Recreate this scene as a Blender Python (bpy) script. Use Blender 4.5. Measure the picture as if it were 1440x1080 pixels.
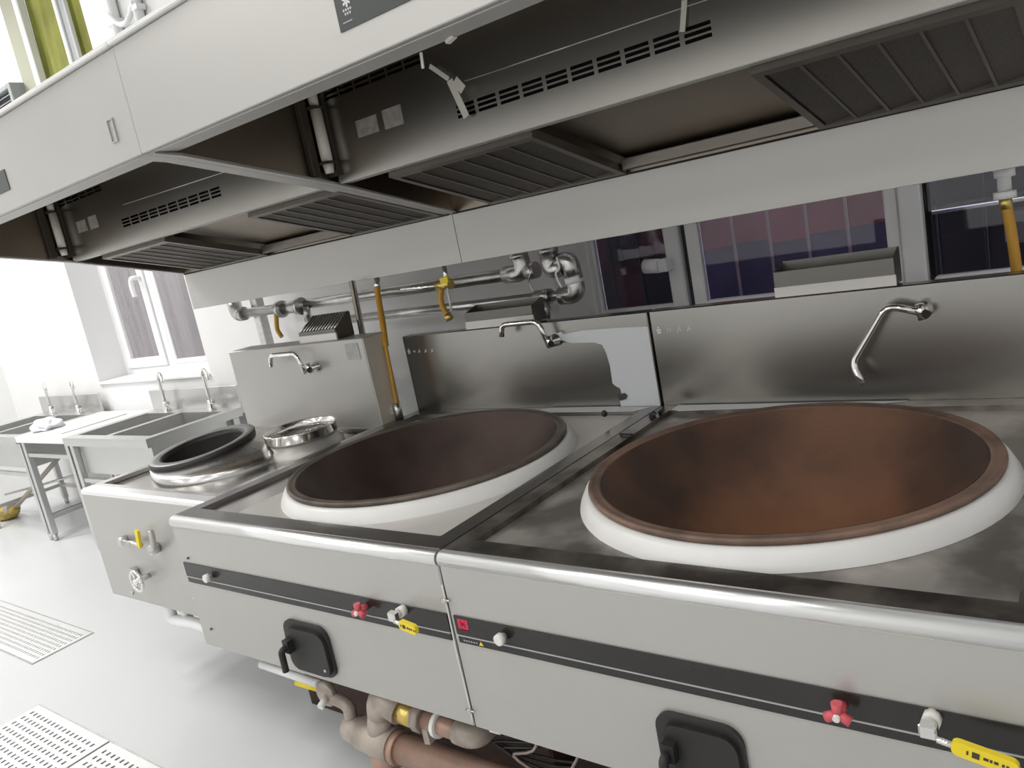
import bpy, bmesh, math, random
from mathutils import Vector, Matrix

for o in list(bpy.data.objects):
    bpy.data.objects.remove(o)
scene = bpy.context.scene
COL = scene.collection
random.seed(7)

# ------------------------------------------------------------------ camera, world, exposure, lamps
cam_d = bpy.data.cameras.new('camera')
cam_d.sensor_fit = 'HORIZONTAL'
cam_d.sensor_width = 36.0
cam_d.lens = 27.76
cam_d.clip_start = 0.02
cam = bpy.data.objects.new('camera', cam_d)
COL.objects.link(cam)
cam.matrix_world = Matrix((
    (0.78660917, 0.03488632, 0.61646489, 1.184),
    (0.58722641, 0.26627801, -0.76436978, -1.1),
    (-0.19081710, 0.96326474, 0.18897056, 1.436),
    (0, 0, 0, 1)))
scene.camera = cam

world = bpy.data.worlds.new('world')
scene.world = world
world.use_nodes = True
bg = world.node_tree.nodes['Background']
bg.inputs[0].default_value = (0.55, 0.58, 0.72, 1)
bg.inputs[1].default_value = 4.5

vs = scene.view_settings
vs.view_transform = 'Standard'
vs.look = 'None'
vs.gamma = 1.0
vs.use_curve_mapping = False
vs.exposure = 0.0

# ceiling panel lamps: (x, y, watts)
LAMPS = [(-5.3, 0.1, 60), (-4.0, -0.6, 46), (-2.1, -1.3, 13), (-0.2, -1.3, 9), (1.7, -1.3, 8),
         (-4.0, -3.2, 26), (-1.4, -3.4, 18), (1.4, -3.4, 14),
         (-4.0, -5.6, 26), (-1.4, -5.6, 24), (1.4, -5.6, 24),  # this row and the next are added, for light under the hood
         (-4.0, -7.8, 24), (-1.4, -7.8, 26), (1.4, -7.8, 26)]
CEIL = 3.8

# ------------------------------------------------------------------ helpers
ROOT = {}


def new_bm():
    return bmesh.new()


def box(bm, x0, x1, y0, y1, z0, z1, bev=0.0, seg=1):
    vs_ = [bm.verts.new((x, y, z)) for x in (x0, x1) for y in (y0, y1) for z in (z0, z1)]
    fs = [(0, 1, 3, 2), (4, 6, 7, 5), (0, 4, 5, 1), (2, 3, 7, 6), (0, 2, 6, 4), (1, 5, 7, 3)]
    faces = [bm.faces.new([vs_[i] for i in f]) for f in fs]
    if bev > 0:
        es = list({e for f in faces for e in f.edges})
        bmesh.ops.bevel(bm, geom=es, offset=bev, segments=seg, affect='EDGES', profile=0.5)
    return bm


def obox(bm, c, ax, ay, az, hx, hy, hz):
    """box about c with axes ax, ay, az and half sizes"""
    c = Vector(c)
    ax, ay, az = Vector(ax).normalized(), Vector(ay).normalized(), Vector(az).normalized()
    v = [bm.verts.new(c + ax * hx * i + ay * hy * j + az * hz * k)
         for i in (-1, 1) for j in (-1, 1) for k in (-1, 1)]
    for f in [(0, 1, 3, 2), (4, 6, 7, 5), (0, 4, 5, 1), (2, 3, 7, 6), (0, 2, 6, 4), (1, 5, 7, 3)]:
        bm.faces.new([v[i] for i in f])
    return bm


def smooth_path(pts, n=6, closed=False):
    P = [Vector(p) for p in pts]
    if len(P) < 3:
        return P
    out = []
    m = len(P)
    for i in range(m - 1):
        p0 = P[max(i - 1, 0)]
        p1, p2 = P[i], P[i + 1]
        p3 = P[min(i + 2, m - 1)]
        for k in range(n):
            t = k / n
            out.append(0.5 * ((2 * p1) + (-p0 + p2) * t + (2 * p0 - 5 * p1 + 4 * p2 - p3) * t * t
                              + (-p0 + 3 * p1 - 3 * p2 + p3) * t * t * t))
    out.append(P[-1])
    return out


def tube(bm, pts, r, seg=12, caps=True):
    """sweep; r may be a number or list"""
    P = [Vector(p) for p in pts]
    n = len(P)
    R = r if isinstance(r, (list, tuple)) else [r] * n
    T = []
    for i in range(n):
        a = P[max(i - 1, 0)]
        b = P[min(i + 1, n - 1)]
        d = (b - a)
        T.append(d.normalized() if d.length > 1e-9 else Vector((0, 0, 1)))
    up = Vector((0, 0, 1)) if abs(T[0].z) < 0.9 else Vector((1, 0, 0))
    u = T[0].cross(up).normalized()
    rings = []
    for i in range(n):
        u = (u - T[i] * u.dot(T[i]))
        u.normalize()
        v = T[i].cross(u)
        rings.append([bm.verts.new(P[i] + (u * math.cos(2 * math.pi * k / seg) + v * math.sin(2 * math.pi * k / seg)) * R[i])
                      for k in range(seg)])
    for i in range(n - 1):
        for k in range(seg):
            f = bm.faces.new((rings[i][k], rings[i][(k + 1) % seg], rings[i + 1][(k + 1) % seg], rings[i + 1][k]))
            f.smooth = True
    if caps:
        bm.faces.new(list(reversed(rings[0])))
        bm.faces.new(rings[-1])
    return bm


def bend(corner_pts, rad, n=6):
    """polyline with rounded corners"""
    P = [Vector(p) for p in corner_pts]
    out = [P[0]]
    for i in range(1, len(P) - 1):
        a = (P[i - 1] - P[i])
        b = (P[i + 1] - P[i])
        r = min(rad, a.length * 0.49, b.length * 0.49)
        s, e = P[i] + a.normalized() * r, P[i] + b.normalized() * r
        for k in range(n + 1):
            t = k / n
            out.append(s * (1 - t) ** 2 + P[i] * 2 * t * (1 - t) + e * t * t)
    out.append(P[-1])
    return out


def lathe(bm, prof, c, seg=64, axis='z', tilt=(0, 0), close=False, flat=False):
    """prof list of (r, h) ; c centre"""
    c = Vector(c)
    rings = []
    for r, h in prof:
        ring = []
        for k in range(seg):
            a = 2 * math.pi * k / seg
            x, y = r * math.cos(a), r * math.sin(a)
            if axis == 'z':
                p = Vector((x, y, h + tilt[0] * x + tilt[1] * y))
            elif axis == 'y':
                p = Vector((x, h, y))
            else:
                p = Vector((h, x, y))
            ring.append(bm.verts.new(c + p))
        rings.append(ring)
    m = len(rings)
    for i in range(m if close else m - 1):
        A, B = rings[i], rings[(i + 1) % m]
        for k in range(seg):
            f = bm.faces.new((A[k], A[(k + 1) % seg], B[(k + 1) % seg], B[k]))
            f.smooth = not flat
    return rings


def disc(bm, ring):
    bm.faces.new(ring)


def prism(bm, pts, axis, a0, a1):
    """polygon pts extruded along axis ('x','y','z') from a0 to a1; pts are the other two coords in order"""
    def mk(p, a):
        if axis == 'x':
            return (a, p[0], p[1])
        if axis == 'y':
            return (p[0], a, p[1])
        return (p[0], p[1], a)
    A = [bm.verts.new(mk(p, a0)) for p in pts]
    B = [bm.verts.new(mk(p, a1)) for p in pts]
    n = len(pts)
    bm.faces.new(A)
    bm.faces.new(list(reversed(B)))
    for i in range(n):
        bm.faces.new((A[i], B[i], B[(i + 1) % n], A[(i + 1) % n]))
    return bm


def perforated(bm, us, vs_, solid, place, th):
    """plate on a grid of cuts us x vs_ ; solid(i,j) says if cell is solid ; place(u,v,d) -> world point"""
    nu, nv = len(us), len(vs_)
    F, B = {}, {}

    def fv(D, i, j, d):
        if (i, j) not in D:
            D[(i, j)] = bm.verts.new(place(us[i], vs_[j], d))
        return D[(i, j)]
    S = [[solid(i, j) for j in range(nv - 1)] for i in range(nu - 1)]

    def s(i, j):
        return 0 <= i < nu - 1 and 0 <= j < nv - 1 and S[i][j]
    for i in range(nu - 1):
        for j in range(nv - 1):
            if not S[i][j]:
                continue
            bm.faces.new((fv(F, i, j, 0), fv(F, i + 1, j, 0), fv(F, i + 1, j + 1, 0), fv(F, i, j + 1, 0)))
            bm.faces.new((fv(B, i, j, th), fv(B, i, j + 1, th), fv(B, i + 1, j + 1, th), fv(B, i + 1, j, th)))
            for (di, dj, a, b) in ((-1, 0, (i, j), (i, j + 1)), (1, 0, (i + 1, j + 1), (i + 1, j)),
                                   (0, -1, (i + 1, j), (i, j)), (0, 1, (i, j + 1), (i + 1, j + 1))):
                if not s(i + di, j + dj):
                    bm.faces.new((fv(F, *a, 0), fv(F, *b, 0), fv(B, *b, th), fv(B, *a, th)))
    return bm


def hole_plate(bm, x0, x1, y0, y1, cx, cy, r, z0, z1, seg=72):
    """rectangular plate with a round hole"""
    def edge(a):
        dx, dy = math.cos(a), math.sin(a)
        t = 1e9
        if dx > 1e-9:
            t = min(t, (x1 - cx) / dx)
        if dx < -1e-9:
            t = min(t, (x0 - cx) / dx)
        if dy > 1e-9:
            t = min(t, (y1 - cy) / dy)
        if dy < -1e-9:
            t = min(t, (y0 - cy) / dy)
        return (cx + dx * t, cy + dy * t)
    angs = [2 * math.pi * k / seg for k in range(seg)]
    for x in (x0, x1):
        for y in (y0, y1):
            angs.append(math.atan2(y - cy, x - cx) % (2 * math.pi))
    angs = sorted(set(angs))
    n = len(angs)
    O = [edge(a) for a in angs]
    I = []
    for a, q in zip(angs, O):
        rr = min(r, math.hypot(q[0] - cx, q[1] - cy) - 1e-5)
        I.append((cx + rr * math.cos(a), cy + rr * math.sin(a)))
    ot = [bm.verts.new((p[0], p[1], z1)) for p in O]
    it = [bm.verts.new((p[0], p[1], z1)) for p in I]
    ob = [bm.verts.new((p[0], p[1], z0)) for p in O]
    ib = [bm.verts.new((p[0], p[1], z0)) for p in I]
    for k in range(n):
        m = (k + 1) % n
        bm.faces.new((it[k], ot[k], ot[m], it[m]))
        bm.faces.new((ib[k], ib[m], ob[m], ob[k]))
        bm.faces.new((it[k], it[m], ib[m], ib[k]))
        bm.faces.new((ot[k], ob[k], ob[m], ot[m]))
    return bm


def ngon_rounded(cx, cz, hw, hh, r, n=5):
    pts = []
    for sx, sz, a0 in ((1, 1, 0), (-1, 1, 90), (-1, -1, 180), (1, -1, 270)):
        for k in range(n + 1):
            a = math.radians(a0 + 90 * k / n)
            pts.append((cx + sx * (hw - r) + r * math.cos(a), cz + sz * (hh - r) + r * math.sin(a)))
    return pts


def root_of(o):
    return ROOT.get(o.name, Vector((0, 0, 0)))


def obj(name, bm, m, parent=None, smooth=None):
    bmesh.ops.recalc_face_normals(bm, faces=bm.faces)
    me = bpy.data.meshes.new(name)
    off = root_of(parent) if parent else Vector((0, 0, 0))
    if off.length:
        bmesh.ops.translate(bm, verts=bm.verts, vec=-off)
    bm.to_mesh(me)
    bm.free()
    if smooth:
        for p in me.polygons:
            p.use_smooth = True
    me.materials.append(MAT[m] if isinstance(m, str) else m)
    o = bpy.data.objects.new(name, me)
    COL.objects.link(o)
    if parent:
        o.parent = parent
    ROOT[o.name] = off
    return o


def thing(name, label, cat, loc=(0, 0, 0), group=None):
    o = bpy.data.objects.new(name, None)
    o.empty_display_size = 0.05
    COL.objects.link(o)
    o.location = loc
    ROOT[o.name] = Vector(loc)
    o['label'] = label
    o['category'] = cat
    if group:
        o['group'] = group
    return o


def tag(o, label, cat, group=None):
    o['label'] = label
    o['category'] = cat
    if group:
        o['group'] = group
    return o


def struct(o):
    o['kind'] = 'structure'
    return o


def struct_root(name):
    o = bpy.data.objects.new(name, None)
    o.empty_display_size = 0.05
    COL.objects.link(o)
    ROOT[o.name] = Vector((0, 0, 0))
    o['kind'] = 'structure'
    return o


def copy_tree(o, parent=None, delta=None):
    c = o.copy()
    COL.objects.link(c)
    ROOT[c.name] = root_of(o) + (Vector(delta) if delta else Vector((0, 0, 0)))
    if parent:
        c.parent = parent
    if delta:
        c.location = o.location + Vector(delta)
    for ch in [x for x in bpy.data.objects if x.parent == o]:
        copy_tree(ch, c)
    return c


# ------------------------------------------------------------------ materials
MAT = {}


def mat(name, col, rough=0.5, metal=0.0, var=0.0, vscale=6.0, bump=0.0, bscale=60.0, stretch=None,
        col2=None, thr=(0.4, 0.6), rvar=0.0, spec=0.5, emit=None, estr=0.0, coat=0.0, detail=4.0):
    m = bpy.data.materials.new(name)
    m.use_nodes = True
    nt = m.node_tree
    N, L = nt.nodes, nt.links
    p = N['Principled BSDF']
    p.inputs['Base Color'].default_value = (*col, 1)
    p.inputs['Roughness'].default_value = rough
    p.inputs['Metallic'].default_value = metal
    p.inputs['Specular IOR Level'].default_value = spec
    if coat:
        p.inputs['Coat Weight'].default_value = coat
        p.inputs['Coat Roughness'].default_value = 0.1
    if emit:
        p.inputs['Emission Color'].default_value = (*emit, 1)
        p.inputs['Emission Strength'].default_value = estr
    tc = N.new('ShaderNodeTexCoord')
    src = tc.outputs['Object']
    if stretch:
        mp = N.new('ShaderNodeMapping')
        mp.inputs['Scale'].default_value = stretch
        L.new(src, mp.inputs['Vector'])
        src = mp.outputs['Vector']
    if var or col2:
        nz = N.new('ShaderNodeTexNoise')
        nz.inputs['Scale'].default_value = vscale
        nz.inputs['Detail'].default_value = detail
        L.new(src, nz.inputs['Vector'])
        rp = N.new('ShaderNodeValToRGB')
        rp.color_ramp.elements[0].position = thr[0]
        rp.color_ramp.elements[1].position = thr[1]
        c2 = col2 if col2 else tuple(max(0, c * (1 - var)) for c in col)
        rp.color_ramp.elements[0].color = (*c2, 1)
        rp.color_ramp.elements[1].color = (*col, 1)
        L.new(nz.outputs['Fac'], rp.inputs['Fac'])
        L.new(rp.outputs['Color'], p.inputs['Base Color'])
        if rvar:
            mr = N.new('ShaderNodeMapRange')
            mr.inputs['To Min'].default_value = max(0.02, rough - rvar)
            mr.inputs['To Max'].default_value = min(1, rough + rvar)
            L.new(nz.outputs['Fac'], mr.inputs['Value'])
            L.new(mr.outputs['Result'], p.inputs['Roughness'])
    if bump:
        nb = N.new('ShaderNodeTexNoise')
        nb.inputs['Scale'].default_value = bscale
        nb.inputs['Detail'].default_value = 3
        L.new(src, nb.inputs['Vector'])
        b = N.new('ShaderNodeBump')
        b.inputs['Strength'].default_value = bump
        b.inputs['Distance'].default_value = 0.002
        L.new(nb.outputs['Fac'], b.inputs['Height'])
        L.new(b.outputs['Normal'], p.inputs['Normal'])
    MAT[name] = m
    return m


mat('wall_paint', (0.84, 0.84, 0.84), 0.7, var=0.03, vscale=2)
mat('ceiling_paint', (0.78, 0.78, 0.78), 0.8)
mat('floor_epoxy', (0.67, 0.685, 0.69), 0.30, var=0.03, vscale=1.6, thr=(0.3, 0.7), rvar=0.08)
mat('steel', (0.62, 0.61, 0.59), 0.26, 1.0, var=0.08, vscale=5, stretch=(0.4, 1, 6), rvar=0.06)
mat('steel_film', (0.50, 0.488, 0.465), 0.40, 0.5, var=0.04, vscale=2.5, thr=(0.2, 0.8))
mat('steel_bright', (0.90, 0.90, 0.89), 0.30, 0.9)
mat('steel_splash', (0.37, 0.358, 0.335), 0.26, 1.0, var=0.06, vscale=3, thr=(0.2, 0.8), stretch=(1, 1, .4))
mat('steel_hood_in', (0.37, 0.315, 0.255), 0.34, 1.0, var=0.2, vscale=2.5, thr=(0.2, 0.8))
mat('steel_slot', (0.46, 0.44, 0.41), 0.27, 1.0, var=0.08, vscale=3, thr=(0.2, 0.8))
mat('steel_tray', (0.17, 0.165, 0.15), 0.38, 1.0)
mat('fence_crate', (0.30, 0.28, 0.30), 0.5)
mat('cream_side', (0.74, 0.69, 0.59), 0.35, 0.2, var=0.08, vscale=5)
mat('post_shaded', (0.36, 0.36, 0.28), 0.6)  # frame post in shade, the shade painted as grey olive
mat('fence_wine', (0.095, 0.035, 0.05), 0.4, var=0.3, vscale=2.5)
mat('steel_top', (0.33, 0.30, 0.27), 0.32, 0.9, col2=(0.10, 0.09, 0.08), vscale=9, thr=(0.38, 0.62), rvar=0.12, detail=8)
mat('steel_border', (0.30, 0.29, 0.28), 0.28, 1.0, var=0.25, vscale=6, thr=(0.3, 0.7))
mat('steel_top_clean', (0.62, 0.60, 0.58), 0.24, 1.0, var=0.12, vscale=6, rvar=0.06)
mat('deck_dirty', (0.52, 0.49, 0.455), 0.40, 0.6, col2=(0.19, 0.17, 0.15), vscale=6, thr=(0.38, 0.62), rvar=0.1, detail=8)
mat('deck_film', (0.66, 0.63, 0.60), 0.4, 0.25, var=0.06, vscale=4)
mat('sink_steel', (0.62, 0.62, 0.61), 0.33, 0.85, var=0.05, vscale=4, thr=(.2, .8))
mat('table_white', (0.88, 0.88, 0.88), 0.3, 0.3)
mat('chrome', (0.80, 0.79, 0.77), 0.10, 1.0)
mat('galv', (0.58, 0.57, 0.55), 0.30, 1.0, var=0.2, vscale=14)
mat('white_enamel', (0.83, 0.82, 0.80), 0.35, 0.0, var=0.05, vscale=5)
mat('film_white', (0.72, 0.74, 0.76), 0.35, 0.0)
mat('cap_white', (0.78, 0.76, 0.72), 0.4)
mat('pvc_white', (0.85, 0.86, 0.86), 0.3, 0.0)
mat('wok_rust_glint', (0.215, 0.108, 0.066), 0.55, 0.25, col2=(0.075, 0.046, 0.035), vscale=3.2, thr=(0.36, 0.66), rvar=0.12, bump=0.25, bscale=120, detail=9)
wm = MAT['wok_rust_glint']; nt_ = wm.node_tree
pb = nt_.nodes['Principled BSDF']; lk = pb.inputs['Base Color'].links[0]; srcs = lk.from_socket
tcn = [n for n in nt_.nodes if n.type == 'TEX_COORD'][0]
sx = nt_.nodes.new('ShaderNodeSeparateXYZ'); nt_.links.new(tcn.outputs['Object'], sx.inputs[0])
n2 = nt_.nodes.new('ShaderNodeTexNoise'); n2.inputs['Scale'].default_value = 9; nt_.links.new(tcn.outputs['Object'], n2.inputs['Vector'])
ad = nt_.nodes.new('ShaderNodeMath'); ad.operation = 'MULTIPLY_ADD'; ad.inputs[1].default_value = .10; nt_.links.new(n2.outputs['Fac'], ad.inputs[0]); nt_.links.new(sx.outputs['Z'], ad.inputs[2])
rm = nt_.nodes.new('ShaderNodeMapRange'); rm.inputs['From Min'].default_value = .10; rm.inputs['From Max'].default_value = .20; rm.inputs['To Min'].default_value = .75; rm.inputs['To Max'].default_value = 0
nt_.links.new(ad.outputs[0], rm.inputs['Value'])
mc = nt_.nodes.new('ShaderNodeMixRGB'); mc.inputs[2].default_value = (0.33, 0.15, 0.075, 1)  # orange glint at the bowl bottom, painted into the rust by height
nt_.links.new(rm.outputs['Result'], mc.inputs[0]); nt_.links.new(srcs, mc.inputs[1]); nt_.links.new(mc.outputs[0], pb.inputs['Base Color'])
mat('wok_dark', (0.12, 0.082, 0.068), 0.5, 0.35, col2=(0.055, 0.036, 0.03), vscale=3.5, thr=(0.35, 0.65), rvar=0.1, bump=0.25, bscale=120, detail=9)
mat('rim_rust', (0.28, 0.175, 0.13), 0.6, 0.2, col2=(0.14, 0.095, 0.072), vscale=9, thr=(0.35, 0.62), bump=0.3, bscale=150)
mat('rim_dark', (0.19, 0.155, 0.125), 0.55, 0.3, col2=(0.09, 0.07, 0.058), vscale=9, thr=(0.35, 0.62), bump=0.3, bscale=150)
mat('cast_iron', (0.035, 0.033, 0.032), 0.45, 0.3, bump=0.3, bscale=90)
mat('ring_grey', (0.30, 0.30, 0.295), 0.40, 0.8, bump=0.2, bscale=90)
mat('iron_ring', (0.10, 0.098, 0.095), 0.42, 0.7, bump=0.2, bscale=90)
mat('strip_black', (0.022, 0.020, 0.018), 0.22, 0.0, var=0.2, vscale=4)
mat('line_grey', (0.45, 0.45, 0.45), 0.35, 0.5)
mat('door_black', (0.016, 0.015, 0.014), 0.5, 0.0, bump=0.2, bscale=80)
mat('red_plastic', (0.62, 0.10, 0.12), 0.4)
mat('red_logo', (0.70, 0.02, 0.08), 0.4)
mat('logo_dark', (0.22, 0.0, 0.02), 0.5)
mat('yellow_vinyl', (0.86, 0.66, 0.02), 0.38)
mat('yellow_hose', (0.60, 0.31, 0.035), 0.45)
mat('brass', (0.66, 0.50, 0.16), 0.3, 0.9)
mat('ink', (0.05, 0.04, 0.03), 0.6)
mat('mark_white', (0.75, 0.75, 0.73), 0.5)
mat('panel_charcoal', (0.040, 0.045, 0.043), 0.35)
mat('black_gap', (0.012, 0.011, 0.010), 0.8)
mat('filter_dark', (0.12, 0.105, 0.09), 0.42, 0.8, var=0.35, vscale=260, thr=(0.45, 0.55), bump=0.6, bscale=300)
mat('filter_frame', (0.20, 0.18, 0.16), 0.38, 0.9)
mat('lamp_base', (0.05, 0.04, 0.03), 0.5)
mat('lamp_tube', (0.80, 0.75, 0.68), 0.25)
mat('tape', (0.66, 0.64, 0.58), 0.6)
mat('sticker', (0.38, 0.35, 0.32), 0.5, 0.3, var=0.25, vscale=40)
mat('paper_grey', (0.46, 0.47, 0.46), 0.6, 0.0, var=0.15, vscale=60)
mat('upvc', (0.86, 0.86, 0.87), 0.35)
mat('gasket', (0.03, 0.03, 0.035), 0.6)
mat('plinth', (0.055, 0.028, 0.020), 0.75, var=0.5, vscale=5, bump=0.4, bscale=40)
mat('pipe_rust', (0.43, 0.28, 0.215), 0.42, 0.3, var=0.25, vscale=9)
mat('fitting_pale', (0.48, 0.41, 0.355), 0.5, 0.3, var=0.3, vscale=14, bump=0.3, bscale=70)
mat('curtain_green', (0.50, 0.51, 0.15), 0.85, var=0.18, vscale=5)
mat('louver_grey', (0.30, 0.32, 0.32), 0.5)
mat('cloth_white', (0.80, 0.80, 0.84), 0.9, var=0.12, vscale=12)
mat('broom_wood', (0.42, 0.38, 0.32), 0.6)
mat('broom_straw', (0.50, 0.36, 0.09), 0.85, var=0.4, vscale=30)
mat('grate_steel', (0.80, 0.80, 0.80), 0.3, 0.5)
mat('trench', (0.62, 0.62, 0.62), 0.7)
mat('fence_pink', (0.36, 0.115, 0.155), 0.4, var=0.3, vscale=2.5)
mat('fence_blue', (0.13, 0.11, 0.21), 0.4, var=0.35, vscale=2.5)
mat('fence_grey', (0.85, 0.80, 0.79), 0.5, var=0.15, vscale=2.5)
mat('fence_dark', (0.045, 0.04, 0.05), 0.4, var=0.3, vscale=2.5)
mat('fence_seam', (0.36, 0.27, 0.29), 0.4)
mat('ground_out', (0.16, 0.16, 0.16), 0.9)
mat('lamp_face', (0.9, 0.9, 0.9), 0.5, emit=(1, 1, 0.98), estr=2.5)
mat('rubber', (0.05, 0.05, 0.05), 0.7)

gl = bpy.data.materials.new('window_glass')
gl.use_nodes = True
nt = gl.node_tree
for n in list(nt.nodes):
    nt.nodes.remove(n)
out = nt.nodes.new('ShaderNodeOutputMaterial')
mx = nt.nodes.new('ShaderNodeMixShader')
fr = nt.nodes.new('ShaderNodeFresnel')
fr.inputs['IOR'].default_value = 1.5
tr = nt.nodes.new('ShaderNodeBsdfTransparent')
tr.inputs['Color'].default_value = (0.90, 0.89, 0.92, 1)
gs = nt.nodes.new('ShaderNodeBsdfGlossy')
gs.inputs['Roughness'].default_value = 0.03
nt.links.new(fr.outputs[0], mx.inputs[0])
nt.links.new(tr.outputs[0], mx.inputs[1])
nt.links.new(gs.outputs[0], mx.inputs[2])
nt.links.new(mx.outputs[0], out.inputs[0])
MAT['glass'] = gl
dg = gl.copy(); dg.name = 'dusty_glass'
nt = dg.node_tree
o_ = [n for n in nt.nodes if n.type == 'OUTPUT_MATERIAL'][0]
m_ = [n for n in nt.nodes if n.type == 'MIX_SHADER'][0]
tc = nt.nodes.new('ShaderNodeTexCoord'); mp = nt.nodes.new('ShaderNodeMapping'); mp.inputs['Scale'].default_value = (14, 1, 1.2)
nz = nt.nodes.new('ShaderNodeTexNoise'); nz.inputs['Scale'].default_value = 1.0
mr = nt.nodes.new('ShaderNodeMapRange'); mr.inputs['From Min'].default_value = .3; mr.inputs['From Max'].default_value = .7
mr.inputs['To Min'].default_value = .23; mr.inputs['To Max'].default_value = .32
df = nt.nodes.new('ShaderNodeBsdfDiffuse'); df.inputs['Color'].default_value = (0.72, 0.68, 0.70, 1)
m2 = nt.nodes.new('ShaderNodeMixShader')
nt.links.new(tc.outputs['Object'], mp.inputs['Vector']); nt.links.new(mp.outputs['Vector'], nz.inputs['Vector'])
nt.links.new(nz.outputs['Fac'], mr.inputs['Value']); nt.links.new(mr.outputs['Result'], m2.inputs[0])
nt.links.new(m_.outputs[0], m2.inputs[1]); nt.links.new(df.outputs[0], m2.inputs[2]); nt.links.new(m2.outputs[0], o_.inputs[0])
MAT['dusty_glass'] = dg

# ------------------------------------------------------------------ room shell
X0, X1, Y0, YW = -6.3, 3.6, -9.0, 1.5
TH = 0.30
bm = new_bm(); box(bm, X0 - .2, X1 + .2, Y0 - .2, YW + TH, -0.12, -0.0)
# the floor has two trench openings: build it as a grid of slabs instead
bm.free(); bm = new_bm()
G1 = (-3.80, -2.64, -0.02, 0.255)      # x0,x1,y0,y1
G2 = (-2.21, -1.10, -0.60, -0.16)
xs = sorted({X0 - .2, X1 + .2, G1[0], G1[1], G2[0], G2[1]})
ys = sorted({Y0 - .2, YW + TH, G1[2], G1[3], G2[2], G2[3]})


def solid_floor(i, j):
    cx, cy = (xs[i] + xs[i + 1]) / 2, (ys[j] + ys[j + 1]) / 2
    for g in (G1, G2):
        if g[0] < cx < g[1] and g[2] < cy < g[3]:
            return False
    return True


perforated(bm, xs, ys, solid_floor, lambda u, v, d: (u, v, -d), 0.14)
floor = struct(obj('floor', bm, 'floor_epoxy'))
for g in (G1, G2):
    bm = new_bm()
    box(bm, g[0] - .01, g[1] + .01, g[2] - .01, g[3] + .01, -0.16, -0.13)
    obj('trench_bed', bm, 'trench', floor)

bm = new_bm(); box(bm, X0 - .2, X1 + .2, Y0 - .2, YW + TH, CEIL, CEIL + .1)
struct(obj('ceiling', bm, 'ceiling_paint'))
bm = new_bm(); box(bm, X0 - .2, X0, Y0 - .2, YW + TH, 0, CEIL)
struct(obj('wall_left', bm, 'wall_paint'))
bm = new_bm(); box(bm, X1, X1 + .2, Y0 - .2, YW + TH, 0, CEIL)
struct(obj('wall_right', bm, 'wall_paint'))
bm = new_bm(); box(bm, X0, X1, Y0 - .2, Y0, 0, CEIL)
struct(obj('wall_front', bm, 'wall_paint'))

W1 = (-4.645, -3.20, 0.925, 2.45)
W2 = (-4.45, -3.30, 2.70, 3.62)
W3 = (-0.60, 2.30, 0.95, 2.45)
xs_w = sorted({X0, X1, W1[0], W1[1], W2[0], W2[1], W3[0], W3[1]})
zs_w = sorted({0, CEIL, W1[2], W1[3], W2[2], W2[3], W3[2]})


def solid_wall(i, j):
    cx, cz = (xs_w[i] + xs_w[i + 1]) / 2, (zs_w[j] + zs_w[j + 1]) / 2
    for w in (W1, W2, W3):
        if w[0] < cx < w[1] and w[2] < cz < w[3]:
            return False
    return True


bm = new_bm()
perforated(bm, xs_w, zs_w, solid_wall, lambda u, v, d: (u, YW + d, v), TH)
struct(obj('wall_back', bm, 'wall_paint'))

YF = 1.715   # window frame plane (room side)


def bar(bm, x0, x1, z0, z1, y0=YF, y1=YF + .06, bev=.006):
    box(bm, x0, x1, y0, y1, z0, z1, bev)


def frame_rect(bm, x0, x1, z0, z1, w, y0, y1):
    bar(bm, x0, x0 + w, z0, z1, y0, y1)
    bar(bm, x1 - w, x1, z0, z1, y0, y1)
    bar(bm, x0 + w, x1 - w, z0, z0 + w, y0, y1)
    bar(bm, x0 + w, x1 - w, z1 - w, z1, y0, y1)


def pane(root, x0, x1, z0, z1, y, m='glass'):
    bm = new_bm(); box(bm, x0, x1, y, y + .008, z0, z1)
    return obj('pane', bm, m, root)


# window 1, white frame by the sinks
w = struct_root('window_1')
bm = new_bm(); frame_rect(bm, W1[0] - .01, W1[1] + .01, W1[2] - .01, W1[3] + .01, .07, YF, YF + .07)
bar(bm, -4.035, -3.965, W1[2] + .05, W1[3] - .05, YF, YF + .07)
obj('window_frame', bm, 'upvc', w)
bm = new_bm(); frame_rect(bm, -4.585, -4.04, .985, 2.39, .07, YF - .015, YF + .035)
s = obj('sash', bm, 'upvc', w)
pane(w, -4.52, -4.10, 1.05, 2.33, YF + .01, 'dusty_glass')
bm = new_bm(); frame_rect(bm, -3.96, -3.26, .985, 2.39, .035, YF - .002, YF + .035)
obj('sash', bm, 'upvc', w)
pane(w, -3.93, -3.29, 1.015, 2.36, YF + .01, 'dusty_glass')
bm = new_bm()
tube(bm, smooth_path([(-4.075, YF - .02, 1.60), (-4.078, YF - .06, 1.605), (-4.10, YF - .065, 1.595), (-4.115, YF - .065, 1.55), (-4.118, YF - .06, 1.48)], 5), .016, 10)
obj('window_handle', bm, 'upvc', w)
bm = new_bm(); box(bm, W1[0] + .002, W1[1] - .002, YW - .02, YF - .002, W1[2] + .001, W1[2] + .018, .003)
obj('window_sill', bm, 'upvc', w)

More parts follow.
